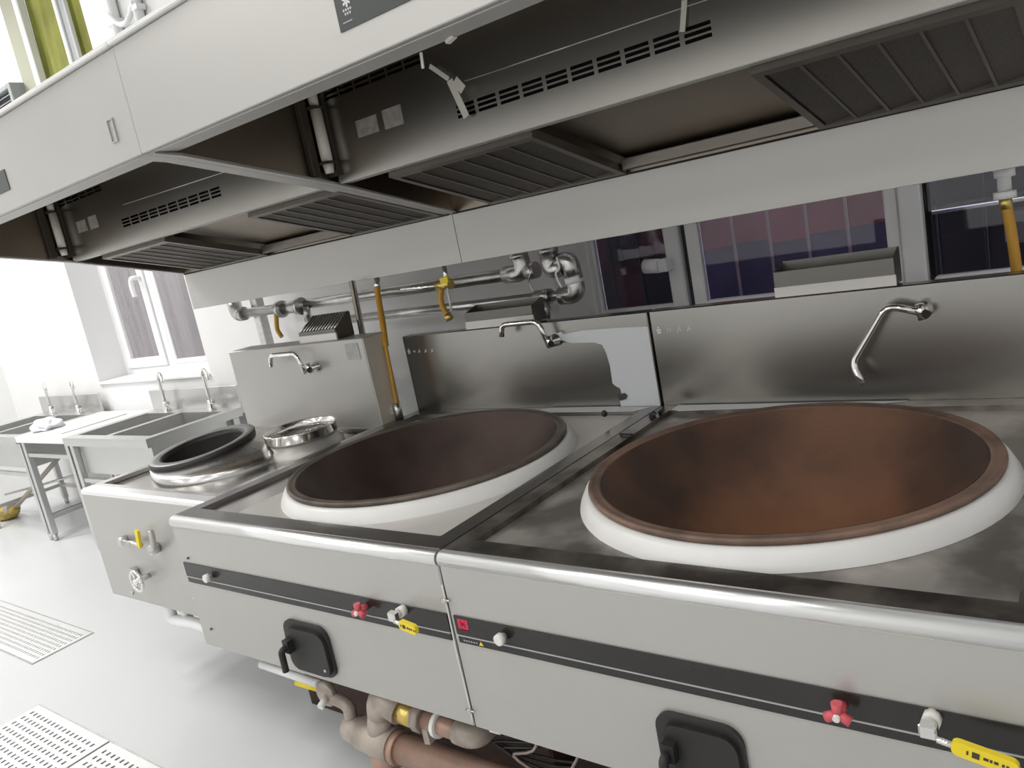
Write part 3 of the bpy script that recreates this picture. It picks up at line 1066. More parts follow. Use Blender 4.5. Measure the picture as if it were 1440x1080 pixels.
for lx, ly in ((-1.90, .62), (-1.20, .62), (-1.90, .96), (-1.20, .96)):
    lg = short_tube('leg', [(lx, ly, .362), (lx, ly, .04)], .024, 'steel', s1, 14)
    short_tube('foot', [(lx, ly, .04), (lx, ly, .0)], [.022, .016], 'rubber', lg, 12)
pp = thing('drain_pipe', 'pale bent drain pipe below the double burner stove', 'pipe', (-1.6, .15, .27))
short_tube('pipe', bend([(-1.615, .16, .359), (-1.635, .16, .285), (-1.47, .16, .30), (-1.20, .16, .285)], .05), .021, 'pvc_white', pp, 14)
short_tube('riser', [(-1.545, .18, .359), (-1.55, .18, .285)], .020, 'pvc_white', pp, 14)

# steamer ring on the second burner
sr = thing('steamer_hoop', 'shiny stainless steamer hoop standing on the round burner of the double stove', 'steamer', (B2[0], B2[1], SZ + .03))
bm = new_bm()
lathe(bm, [(.134, SZ + .031), (.137, SZ + .036), (.137, SZ + .062), (.141, SZ + .066), (.138, SZ + .071), (.133, SZ + .068), (.133, SZ + .036)], (B2[0], B2[1], 0), 72, close=True)
obj('hoop', bm, 'chrome', sr)
bm = new_bm(); rg = lathe(bm, [(.132, SZ + .0315), (.132, SZ + .0345), (.002, SZ + .0345)], (B2[0], B2[1], 0), 56); disc(bm, rg[-1]); disc(bm, rg[0])
obj('base_plate', bm, 'steel', sr)

# ------------------------------------------------------------------ swing faucets over the stoves
def swing_faucet(label, mount, path, tip_r=.013):
    mx, my, mz = mount
    t = thing('swing_faucet', label, 'faucet', mount, 'faucets above the stoves')
    b = new_bm(); rg = lathe(b, [(.022, my), (.022, my - .005), (.013, my - .010), (.011, my - .04)], (mx, 0, mz), 20, 'y'); disc(b, rg[0]); disc(b, rg[-1])
    obj('wall_flange', b, 'chrome', t)
    b = new_bm(); tube(b, [(mx + .004, my - .04, mz - .018), (mx - .002, my - .04, mz + .022)], [.0115, .0105], 14)
    obj('valve_body', b, 'chrome', t)
    b = new_bm(); tube(b, [(mx + .006, my - .04, mz), (mx + .015, my - .054, mz - .004)], [.008, .011], 10)
    obj('handle', b, 'cast_iron', t)
    b = new_bm(); tube(b, path, .0092, 14); obj('spout', b, 'chrome', t)
    return t


swing_faucet('chrome swing faucet on the splash behind the rusty wok, spout folded down', (.777, 1.099, 1.040),
             bend([(.777, 1.06, 1.040), (.70, 1.055, 1.066), (.603, 1.045, .915), (.63, 1.03, .868)], .03))
swing_faucet('chrome swing faucet with level spout on the splash behind the dark wok', (-.360, 1.0965, 1.042),
             bend([(-.365, 1.06, 1.025), (-.39, 1.055, 1.118), (-.545, 1.05, 1.119), (-.553, 1.05, 1.078)], .03))
swing_faucet('chrome swing faucet with level spout on the double burner splash', (-1.405, .899, 1.052),
             bend([(-1.435, .86, 1.032), (-1.462, .855, 1.121), (-1.625, .85, 1.121), (-1.640, .85, 1.075)], .03))

# ------------------------------------------------------------------ trays on the splash boxes
def flue_tray(x0, x1, y0, y1, z0, zf, zb, label, grille=False):
    t = thing('flue_box', label, 'steel box', ((x0 + x1) / 2, (y0 + y1) / 2, z0))
    th = .004
    b = new_bm()
    box(b, x0, x1, y0, y0 + th, z0 + .028, zf)
    obj('front_plate', b, 'steel_tray', t)
    b = new_bm(); box(b, x0 - .002, x1 + .002, y0 - .003, y0 + th, z0, z0 + .028); obj('film_band', b, 'cap_white', t)
    b = new_bm(); box(b, x0, x1, y1 - th, y1, z0, zb); obj('back_plate', b, 'steel_tray', t)
    for xx in (x0, x1 - th):
        b = new_bm(); prism(b, [(y0 + th, z0), (y1 - th, z0), (y1 - th, zb), (y0 + th, zf)], 'x', xx, xx + th); obj('end_plate', b, 'steel_tray', t)
    b = new_bm(); box(b, x0 + th, x1 - th, y0 + th, y1 - th, z0, z0 + .004); obj('bottom', b, 'steel_tray', t)
    if grille:
        n = 12
        for k in range(n):
            xx = x0 + .008 + (x1 - x0 - .016) * k / (n - 1)
            b = new_bm(); tube(b, [(xx, y0 + .004, zf), (xx, y1 - .004, zb)], .0032, 6)
            obj('grille_rod', b, 'galv', t)
    return t


flue_tray(.405, .716, 1.108, 1.185, 1.107, 1.178, 1.198, 'open stainless flue box with white band on the splash behind the rusty wok')
flue_tray(-.755, -.446, 1.108, 1.185, 1.107, 1.168, 1.186, 'open stainless flue box with white band behind the level faucet of the dark wok')
flue_tray(-1.505, -1.275, .925, 1.018, 1.148, 1.192, 1.245, 'small flue box with sloping rod grille on the double burner splash', True)

# ------------------------------------------------------------------ gas pipes along the wall
def pipe_thing(name, label, cat, loc, group=None):
    return thing(name, label, cat, loc, group)


up = pipe_thing('gas_pipe', 'upper galvanised gas pipe along the wall ending in an elbow under the hood skirt', 'pipe', (-1.4, 1.3, 1.27))
short_tube('pipe', [(-2.43, 1.3, 1.280), (-.66, 1.3, 1.272)], .024, 'galv', up, 16)
short_tube('elbow', bend([(-.68, 1.3, 1.272), (-.585, 1.3, 1.268), (-.60, 1.3, 1.36)], .06), .033, 'galv', up, 16)
short_tube('riser', [(-.600, 1.3, 1.33), (-.605, 1.3, 1.75)], .026, 'galv', up, 16)
short_tube('collar', [(-.600, 1.3, 1.325), (-.601, 1.3, 1.345)], .037, 'galv', up, 16)
short_tube('cap_fitting', [(-.575, 1.3, 1.27), (-.53, 1.3, 1.275)], .031, 'galv', up, 16)
short_tube('far_elbow', bend([(-2.40, 1.3, 1.280), (-2.46, 1.3, 1.278), (-2.47, 1.3, 1.36)], .05), .036, 'galv', up, 14)
lw = pipe_thing('gas_pipe', 'lower galvanised gas pipe along the wall with a double elbow and tee', 'pipe', (-1.0, 1.3, 1.17))
short_tube('pipe', [(-1.62, 1.3, 1.181), (-.50, 1.3, 1.171)], .019, 'galv', lw, 16)
short_tube('tee', [(-.555, 1.3, 1.171), (-.49, 1.3, 1.171)], .028, 'galv', lw, 16)
short_tube('branch', [(-.522, 1.3, 1.17), (-.518, 1.27, 1.09)], .025, 'galv', lw, 16)
short_tube('nipple', [(-.49, 1.3, 1.170), (-.43, 1.3, 1.168)], .020, 'galv', lw, 16)
short_tube('elbow', bend([(-.445, 1.3, 1.166), (-.372, 1.3, 1.164), (-.376, 1.3, 1.235)], .05), .033, 'galv', lw, 16)
short_tube('white_union', [(-.376, 1.3, 1.205), (-.378, 1.3, 1.230)], .035, 'pvc_white', lw, 16)
short_tube('elbow', bend([(-.377, 1.3, 1.225), (-.380, 1.3, 1.292), (-.43, 1.3, 1.287)], .045), .032, 'galv', lw, 16)
short_tube('elbow', bend([(-.415, 1.3, 1.272), (-.468, 1.3, 1.262), (-.466, 1.3, 1.345)], .045), .033, 'galv', lw, 16)
short_tube('collar', [(-.466, 1.3, 1.325), (-.466, 1.3, 1.348)], .037, 'galv', lw, 16)
short_tube('riser', [(-.466, 1.3, 1.34), (-.466, 1.3, 1.75)], .026, 'galv', lw, 16)
bm = new_bm(); tube(bm, smooth_path([(-.412, 1.268, 1.31), (-.405, 1.262, 1.27), (-.425, 1.262, 1.25), (-.41, 1.262, 1.20)], 5), .004, 6)
obj('lead_wire', bm, 'pvc_white', lw)
bm = new_bm(); tube(bm, smooth_path([(-.545, 1.262, 1.29), (-.53, 1.258, 1.27), (-.548, 1.262, 1.24), (-.54, 1.27, 1.19)], 5), .003, 6)
obj('lead_wire', bm, 'steel', lw)
# thin branch with brass valve and short hose
br = thing('branch_pipe', 'thin branch pipe with a brass valve and short yellow hose below the hood skirt', 'pipe', (-1.0, 1.12, 1.29))
short_tube('pipe', [(-1.165, 1.12, 1.295), (-.87, 1.12, 1.283)], .010, 'chrome', br, 12)
short_tube('valve_body', [(-.87, 1.12, 1.283), (-.80, 1.12, 1.284)], .020, 'brass', br, 12)
short_tube('valve_stem', [(-.815, 1.12, 1.29), (-.818, 1.12, 1.3515)], .009, 'chrome', br, 10)
b = new_bm(); obox(b, (-.815, 1.105, 1.30), (1, 0, .15), (0, 1, 0), (0, 0, 1), .02, .004, .012); obj('valve_handle', b, 'yellow_vinyl', br)
short_tube('hose', smooth_path([(-.852, 1.12, 1.27), (-.862, 1.115, 1.235), (-.855, 1.11, 1.20), (-.838, 1.11, 1.165)], 5), .011, 'yellow_hose', br, 12)
short_tube('hose_nut', [(-.842, 1.11, 1.172), (-.832, 1.11, 1.150)], .016, 'brass', br, 12)
short_tube('cable_tie', [(-.805, 1.10, 1.27), (-.808, 1.10, 1.185)], .004, 'pvc_white', br, 6)
# far valve with amber lever
fv = up
short_tube('valve_body', [(-2.04, 1.28, 1.276), (-1.90, 1.28, 1.275)], .030, 'galv', fv, 12)
for xx in (-2.05, -1.90):
    short_tube('valve_flange', [(xx - .012, 1.27, 1.276), (xx + .012, 1.27, 1.275)], .042, 'galv', fv, 14)
short_tube('valve_lever', smooth_path([(-2.055, 1.24, 1.262), (-2.065, 1.235, 1.21), (-2.07, 1.235, 1.18), (-2.05, 1.235, 1.145)], 5), .011, 'yellow_hose', fv, 8)
short_tube('drop_pipe', [(-1.86, 1.27, 1.27), (-1.865, 1.27, 1.20)], .018, 'galv', fv, 10)
# posts rising from the double burner splash
ps = thing('support_post', 'slim steel post from the double burner splash up to the hood skirt', 'post', (-1.335, 1.06, 0))
short_tube('tube', [(-1.335, 1.06, .0), (-1.266, 1.06, 1.36)], .013, 'chrome', ps, 12)
ps = thing('support_post', 'square grey post standing behind the far end of the double burner splash', 'post', (-2.35, 1.355, 0))
b = new_bm(); box(b, -2.375, -2.325, 1.330, 1.380, .0, 1.40, .003); obj('square_tube', b, 'steel', ps)
# long yellow hose down beside the splash
hs = thing('gas_hose', 'long amber gas hose hanging between the double burner stove and the dark wok stove', 'hose', (-1.15, 1.06, .82))
short_tube('hose', smooth_path([(-1.180, 1.105, 1.315), (-1.168, 1.088, 1.26), (-1.135, 1.052, 1.19), (-1.095, 1.005, 1.11), (-1.09, .998, 1.09)], 6), .0125, 'yellow_hose', hs, 12)
short_tube('thin_hose', smooth_path([(-1.09, .998, 1.11), (-1.09, .994, 1.0), (-1.09, .986, .86)], 6), .0075, 'yellow_hose', hs, 12)
short_tube('upper_nipple', [(-1.179, 1.104, 1.305), (-1.190, 1.125, 1.352)], .012, 'chrome', hs, 12)
short_tube('lower_nut', [(-1.090, .985, .865), (-1.090, .985, .8005)], .017, 'galv', hs, 10)
# right valve and hose in front of the right window
rv = thing('gas_hose', 'amber gas hose hanging from a white valve before the right window pane', 'hose', (.955, 1.3, 1.1))
short_tube('valve_body', [(.951, 1.3, 1.42), (.949, 1.3, 1.285)], .016, 'pvc_white', rv, 14)
short_tube('valve_collar', [(.951, 1.3, 1.345), (.951, 1.3, 1.325)], .024, 'pvc_white', rv, 14)
short_tube('valve_base', [(.949, 1.3, 1.29), (.949, 1.3, 1.272)], .026, 'pvc_white', rv, 14)
short_tube('brass_nut', [(.949, 1.3, 1.275), (.950, 1.3, 1.245)], .015, 'brass', rv, 10)
short_tube('hose', smooth_path([(.951, 1.3, 1.25), (.958, 1.3, 1.17), (.963, 1.3, 1.05), (.965, 1.3, .8)], 6), .013, 'yellow_hose', rv, 12)

# ------------------------------------------------------------------ pipes under the left wok stove
uv = thing('floor_gas_pipe', 'rusty pink gas pipe with tee and brass union under the wok stoves', 'pipe', (-.3, .06, 0))
short_tube('main_pipe', [(-.40, .06, .178), (1.05, .06, .185)], .040, 'pipe_rust', uv, 20)
short_tube('clamp', [(-.372, .06, .178), (-.350, .06, .178)], .046, 'pipe_rust', uv, 20)
short_tube('tee', [(-.50, .06, .186), (-.375, .06, .18)], .047, 'fitting_pale', uv, 18)
short_tube('reducer', [(-.56, .06, .188), (-.49, .06, .186)], [.036, .042], 'fitting_pale', uv, 16)
short_tube('tee_riser', [(-.435, .06, .19), (-.40, .06, .292)], .034, 'fitting_pale', uv, 16)
short_tube('tee_drop', [(-.44, .06, .18), (-.44, .06, .0)], .036, 'pipe_rust', uv, 16)
short_tube('riser_elbow', bend([(-.405, .06, .27), (-.392, .06, .318), (-.32, .06, .298)], .035), .037, 'fitting_pale', uv, 16)
short_tube('brass_union', [(-.325, .06, .300), (-.262, .06, .297)], .032, 'brass', uv, 12)
short_tube('union_nut', [(-.262, .06, .297), (-.235, .06, .296)], .036, 'fitting_pale', uv, 8)
b = new_bm(); obox(b, (-.222, .05, .272), (1, 0, .2), (0, 1, 0), (0, 0, 1), .010, .012, .030); obj('handle_plate', b, 'fitting_pale', uv)
short_tube('joint_pipe', [(-.235, .06, .296), (-.10, .06, .292)], .025, 'pipe_rust', uv, 16)
short_tube('pipe_collar', [(-.192, .06, .295), (-.180, .06, .2945)], .034, 'pvc_white', uv, 16)
short_tube('end_elbow', bend([(-.125, .06, .292), (-.07, .06, .290), (-.075, .13, .285)], .05), .031, 'fitting_pale', uv, 16)
short_tube('back_pipe', [(-.075, .12, .285), (-.075, .265, .285)], .024, 'pipe_rust', uv, 14)
short_tube('small_elbow', bend([(-.585, .06, .268), (-.535, .06, .262), (-.545, .06, .20)], .03), .018, 'fitting_pale', uv, 12)
fl = thing('flange_valve', 'round pale flange valve with a bolt under the dark wok stove', 'valve', (-.625, .05, .284))
b = new_bm(); rg = lathe(b, [(.034, -.0), (.038, .004), (.038, .016), (.034, .02)], (-.625, .05, .278), 20, 'y'); disc(b, rg[0]); disc(b, rg[-1]); obj('flange', b, 'fitting_pale', fl)
short_tube('bolt', [(-.618, .05, .272), (-.612, .02, .262)], .010, 'cap_white', fl, 8)
short_tube('neck', [(-.60, .058, .272), (-.58, .06, .268)], .014, 'fitting_pale', fl, 10)
short_tube('yellow_tube', [(-.745, .05, .292), (-.655, .06, .284)], .009, 'yellow_vinyl', fl, 10)
rl = thing('steel_conduit', 'thin pale conduit along the lower edge of the dark wok stove', 'conduit', (-.8, .05, .30))
short_tube('tube', [(-.915, .055, .312), (-.645, .055, .306)], .012, 'pvc_white', rl, 12)
short_tube('hanger', [(-.80, .055, .312), (-.80, .055, .381)], .005, 'galv', rl, 8)
# tangled wires
tw = thing('wire_tangle', 'dark tangled wires hanging under the rusty wok stove', 'wire', (.08, .1, .2))
for k in range(4):
    b = new_bm()
    tube(b, smooth_path([(.02 + .03 * k, .16, .38), (.06 + .02 * k, .12 + .02 * k, .26), (.0 - .03 * k, .10, .23 + .01 * k), (.12, .12 + .02 * k, .19), (.17 + .02 * k, .2, .30)], 5), .004, 6)
    obj('wire', b, 'cast_iron' if k else 'fitting_pale', tw)

# ------------------------------------------------------------------ range hoods
HX0, HX1 = -.71, 1.10
YL, ZL = .58, 1.668
K = .265
TT = math.atan(K)


def slope(x, s_, n_=0.0):
    return Vector((x, YL + s_ * math.cos(TT) + n_ * math.sin(TT), ZL - s_ * math.sin(TT) + n_ * math.cos(TT)))


hd = thing('range_hood', 'stainless range hood section above the two wok stoves', 'range hood', ((HX0 + HX1) / 2, .55, 1.35), 'hood sections')
bm = new_bm(); box(bm, HX0 + .001, HX1 - .001, .0, .016, 1.788, 2.04, .002); fpn = obj('front_panel', bm, 'steel_film', hd)
bm = new_bm(); box(bm, HX0 + .001, HX1 - .001, .017, .085, 1.786, 1.797, .001); obj('front_flange', bm, 'steel_film', hd)
bm = new_bm(); box(bm, HX0 + .001, HX1 - .001, -.012, .05, 2.041, 2.054, .003); obj('top_trim', bm, 'white_enamel', hd)
bm = new_bm(); box(bm, HX0 + .001, HX1 - .001, .051, 1.14, 2.03, 2.05); obj('roof_plate', bm, 'steel_hood_in', hd)
for xx, sd in ((HX0, 1), (HX1 - .008, -1)):
    bm = new_bm()
    prism(bm, [(.017, 1.798), (.58, 1.676), (1.10, 1.538), (1.14, 1.538), (1.14, 2.029), (.017, 2.029)], 'x', xx + .001, xx + .007)
    obj('end_panel', bm, 'steel_hood_in', hd)
    bm = new_bm()
    x_a, x_b = (xx + .001, xx + .027) if sd > 0 else (xx - .045, xx + .007)
    prism(bm, [(.020, 1.782), (.09, 1.774), (.575, 1.667), (1.095, 1.531), (1.095, 1.536), (.575, 1.674), (.09, 1.7815), (.020, 1.7855)], 'x', x_a, x_b)
    obj('end_flange', bm, 'steel_film', hd)
# slotted inner panel
S0, NS, PIT = -.174, 10, .0715
us = [HX0 + .035]
holes_u = set()
up_u = set()
for k in range(6):
    us += [-.657 + k * .067, -.657 + k * .067 + .058]
for k in range(NS):
    us += [S0 + k * PIT, S0 + k * PIT + .060]
us.append(HX1 - .035)
us = sorted(set(round(u, 5) for u in us))
vz = [ZL, 1.7405, 1.7485, 1.7530, 1.7610, 1.7655, 1.7735, 1.905, 1.913, 1.919, 1.927, 1.933, 1.941, 2.029]


def slot_solid(i, j):
    cu, cv = (us[i] + us[i + 1]) / 2, (vz[j] + vz[j + 1]) / 2
    if j in (1, 3, 5):
        for k in range(NS):
            if S0 + k * PIT < cu < S0 + k * PIT + .06:
                return False
    if j in (7, 9, 11):
        for k in range(6):
            if -.657 + k * .067 < cu < -.657 + k * .067 + .058:
                return False
    return True


bm = new_bm()
perforated(bm, us, vz, slot_solid, lambda u, v, d: (u, YL + d, v), .003)
slp = obj('slotted_panel', bm, 'steel_slot', hd)
bm = new_bm(); tube(bm, [(-.13, YL - .0005, 1.824), (.62, YL - .0005, 1.811)], .0016, 6); obj('weld_bead', bm, 'galv', slp)
bm = new_bm(); box(bm, HX0 + .036, HX1 - .036, YL + .0035, YL + .05, ZL - .001, ZL + .004); obj('lip', bm, 'steel_film', hd)
bm = new_bm(); box(bm, -.552, -.465, YL - .0015, YL - .0003, 1.775, 1.822); obj('faded_sticker', bm, 'sticker', slp)
bm = new_bm(); box(bm, -.440, -.365, YL - .0015, YL - .0003, 1.773, 1.825); obj('faded_sticker', bm, 'sticker', slp)
bm = new_bm(); box(bm, HX0 + .036, HX1 - .036, YL + .10, YL + .11, 1.69, 2.029); obj('inner_baffle', bm, 'black_gap', hd)
SL = .525


def filter_unit(x0, x1, label):
    b = new_bm()
    for (a, c_, s0, s1_) in ((x0, x0 + .02, .05, SL), (x1 - .02, x1, .05, SL), (x0 + .02, x1 - .02, .05, .075), (x0 + .02, x1 - .02, SL - .025, SL)):
        vv = [slope(xx, s_, n_) for xx in (a, c_) for s_ in (s0, s1_) for n_ in (-.004, .02)]
        v = [b.verts.new(p) for p in vv]
        for f in [(0, 1, 3, 2), (4, 6, 7, 5), (0, 4, 5, 1), (2, 3, 7, 6), (0, 2, 6, 4), (1, 5, 7, 3)]:
            b.faces.new([v[i] for i in f])
    fo = obj('filter_frame', b, 'filter_frame', hd)
    n = int(round((x1 - x0 - .04) / .077))
    step = (x1 - x0 - .04) / n
    for k in range(n):
        a = x0 + .02 + k * step
        b = new_bm()
        prof_ = [(a + .004, .0), (a + .010, .0), (a + step - .006, .008), (a + step + .0, .008), (a + step, .011), (a + step - .008, .011), (a + .010, .003), (a + .004, .003)]
        A = [b.verts.new(slope(px, .075, pn)) for px, pn in prof_]
        B = [b.verts.new(slope(px, SL - .025, pn)) for px, pn in prof_]
        b.faces.new(A); b.faces.new(list(reversed(B)))
        m_ = len(A)
        for i in range(m_):
            j = (i + 1) % m_
            b.faces.new((A[i], B[i], B[j], A[j]))
        bo = obj('baffle', b, 'filter_dark', fo)
    for k in range(1, n):
        a = x0 + .02 + k * step
        b = new_bm()
        obox(b, slope(a, .3, -.001), (1, 0, 0), (0, math.cos(TT), -math.sin(TT)), (0, math.sin(TT), math.cos(TT)), .0035, .222, .002)
        obj('rib', b, 'filter_frame', fo)
    return fo


filter_unit(-.515, .012, '')
filter_unit(.580, 1.066, '')
# recessed plate between the filters
b = new_bm()
obox(b, slope(.296, .29, .045), (1, 0, 0), (0, math.cos(TT), -math.sin(TT)), (0, math.sin(TT), math.cos(TT)), .280, .235, .003)
obj('recessed_plate', b, 'steel_hood_in', hd)
b = new_bm(); box(b, .016, .576, 1.055, 1.09, 1.540, 1.575, .003); obj('gutter', b, 'filter_frame', hd)
b = new_bm()
obox(b, slope(-.63, .30, .20), (1, 0, 0), (0, math.cos(TT), -math.sin(TT)), (0, math.sin(TT), math.cos(TT)), .070, .24, .003)
obj('open_chamber_plate', b, 'black_gap', hd)
b = new_bm(); box(b, HX0 + .008, HX1 - .008, 1.10, 1.11, 1.531, 2.029); obj('back_plate', b, 'steel_hood_in', hd)
b = new_bm(); box(b, HX0 + .001, HX1 - .001, 1.100, 1.112, 1.352, 1.529, .001); obj('back_skirt', b, 'steel_film', hd)
b = new_bm(); box(b, HX0 + .001, HX1 - .001, 1.1125, 1.25, 1.352, 1.358); obj('skirt_fold', b, 'steel_film', hd)
b = new_bm(); box(b, HX0 + .010, HX1 - .010, 1.092, 1.0985, 1.527, 1.533); obj('dark_seal', b, 'black_gap', hd)
# corner tube lamp
b = new_bm(); box(b, HX0 + .0085, HX0 + .03, .495, .523, 1.695, 1.945, .002); lmp = obj('lamp_base', b, 'lamp_base', hd)
b = new_bm(); tube(b, [(HX0 + .036, .550, 1.735), (HX0 + .036, .550, 1.885)], .0175, 14); obj('lamp_tube', b, 'lamp_tube', lmp)
for za, zb in ((1.700, 1.726), (1.893, 1.935)):
    b = new_bm(); tube(b, [(HX0 + .036, .550, za), (HX0 + .036, .550, zb)], [.013, .017], 14); obj('lamp_cap', b, 'lamp_tube', lmp)
for za in (1.730, 1.889):
    b = new_bm(); box(b, HX0 + .012, HX0 + .052, .524, .566, za - .004, za + .004); obj('lamp_clip', b, 'lamp_base', lmp)
b = new_bm(); box(b, HX0 + .0085, HX0 + .050, .568, .5795, 1.69, 1.95); obj('lamp_back', b, 'lamp_base', lmp)
# name plate on the front
b = new_bm(); box(b, .063, .330, -.0025, .0, 1.844, 1.905); npl = obj('name_plate', b, 'panel_charcoal', hd)
b = new_bm()
fx, fz = .094, 1.890
for k in range(6):
    a = math.radians(90 + 60 * k)
    obox(b, (fx + .0055 * math.cos(a), -.003, fz + .0055 * math.sin(a)), (math.cos(a), 0, math.sin(a)), (0, 1, 0), (-math.sin(a), 0, math.cos(a)), .0048, .0005, .0020)
obj('flower_emblem', b, 'mark_white', npl)
b = new_bm()
for r_ in range(2):
    for k in range(4 - r_):
        xx = .083 + .0062 * k + .003 * r_
        zz = 1.8755 - .0065 * r_
        obox(b, (xx, -.003, zz), (1, 0, 0), (0, 1, 0), (0, 0, 1), .0024, .0004, .0005)
        obox(b, (xx, -.003, zz + .0018), (1, 0, 0), (0, 1, 0), (0, 0, 1), .0018, .0004, .0005)
        obox(b, (xx, -.003, zz), (1, 0, 0), (0, 1, 0), (0, 0, 1), .0005, .0004, .0026)
obj('plate_lettering', b, 'mark_white', npl)
b = new_bm(); box(b, .075, .100, -.0033, -.002, 1.8555, 1.857); obj('fine_print', b, 'line_grey', npl)
b = new_bm(); lathe_r = lathe(b, [(.007, -.0036), (.0045, -.0036)], (.150, 0, 1.893), 16, 'y')
obox(b, (.150, -.003, 1.884), (1, 0, 0), (0, 1, 0), (0, 0, 1), .0025, .0004, .004)
obj('knob_symbol', b, 'line_grey', npl)
# small recessed pull near the end of the front
b = new_bm()
for (a0, a1, c0, c1) in ((.985, .988, 1.838, 1.895), (1.012, 1.015, 1.838, 1.895), (.988, 1.012, 1.838, 1.841), (.988, 1.012, 1.892, 1.895)):
    box(b, a0, a1, -.004, .0, c0, c1)
obj('pull_outline', b, 'steel_film', hd)
# wall brackets that carry the hood
for xx in (-.35, .75):
    b = new_bm(); box(b, xx - .02, xx + .02, 1.141, 1.498, 1.96, 2.0); obj('bracket', b, 'steel', hd)

hd2 = copy_tree(hd, None, (-1.81, 0, 0))
hd2['label'] = 'stainless range hood section above the double burner stove, towards the sinks'

# peeling tape hanging in the right hood
tp = thing('tape_strip', 'torn strip of pale tape dangling over the hood slots', 'tape', (-.15, .56, 1.74))
b = new_bm()
obox(b, (-.195, .565, 1.862), (.75, 0, -.66), (0, 1, .1), (.66, 0, .75), .036, .001, .006)
obj('upper_piece', b, 'tape', tp)
b = new_bm()
obox(b, (-.148, .562, 1.785), (.30, 0, -.95), (0, 1, .1), (.95, 0, .3), .052, .001, .010)
obox(b, (-.135, .560, 1.815), (.6, 0, -.8), (0, 1, .1), (.8, 0, .6), .018, .001, .012)
obj('lower_piece', b, 'tape', tp)
tp = thing('tape_strip', 'short scrap of tape beside the far end of the hood slots', 'tape', (.47, .56, 1.79))
b = new_bm(); obox(b, (.478, .570, 1.795), (.25, 0, 1), (0, 1, 0), (1, 0, -.25), .030, .001, .006); obj('piece', b, 'tape', tp)
tp = thing('tape_strip', 'thin scrap of tape hanging from the hood front flange', 'tape', (.20, .09, 1.77))
b = new_bm(); obox(b, (.165, .088, 1.771), (.1, 0, 1), (0, 1, 0), (1, 0, -.1), .014, .001, .003); obj('piece', b, 'tape', tp)
tp = thing('tape_strip', 'tiny white scrap stuck under the hood front flange', 'tape', (.25, .08, 1.784))
b = new_bm(); obox(b, (.252, .076, 1.783), (1, 0, .3), (0, 1, 0), (-.3, 0, 1), .010, .006, .003); obj('piece', b, 'tape', tp)

# ------------------------------------------------------------------ sinks and drain table
ZS = .745
SYF, SYB = .845, 1.43


def steel_leg(parent, x, y, z1):
    b = new_bm(); box(b, x - .019, x + .019, y - .019, y + .019, .05, z1, .003); l_ = obj('leg', b, 'sink_steel', parent)
    b = new_bm(); tube(b, [(x, y, .05), (x, y, .0)], [.018, .014], 12); obj('foot', b, 'sink_steel', l_)


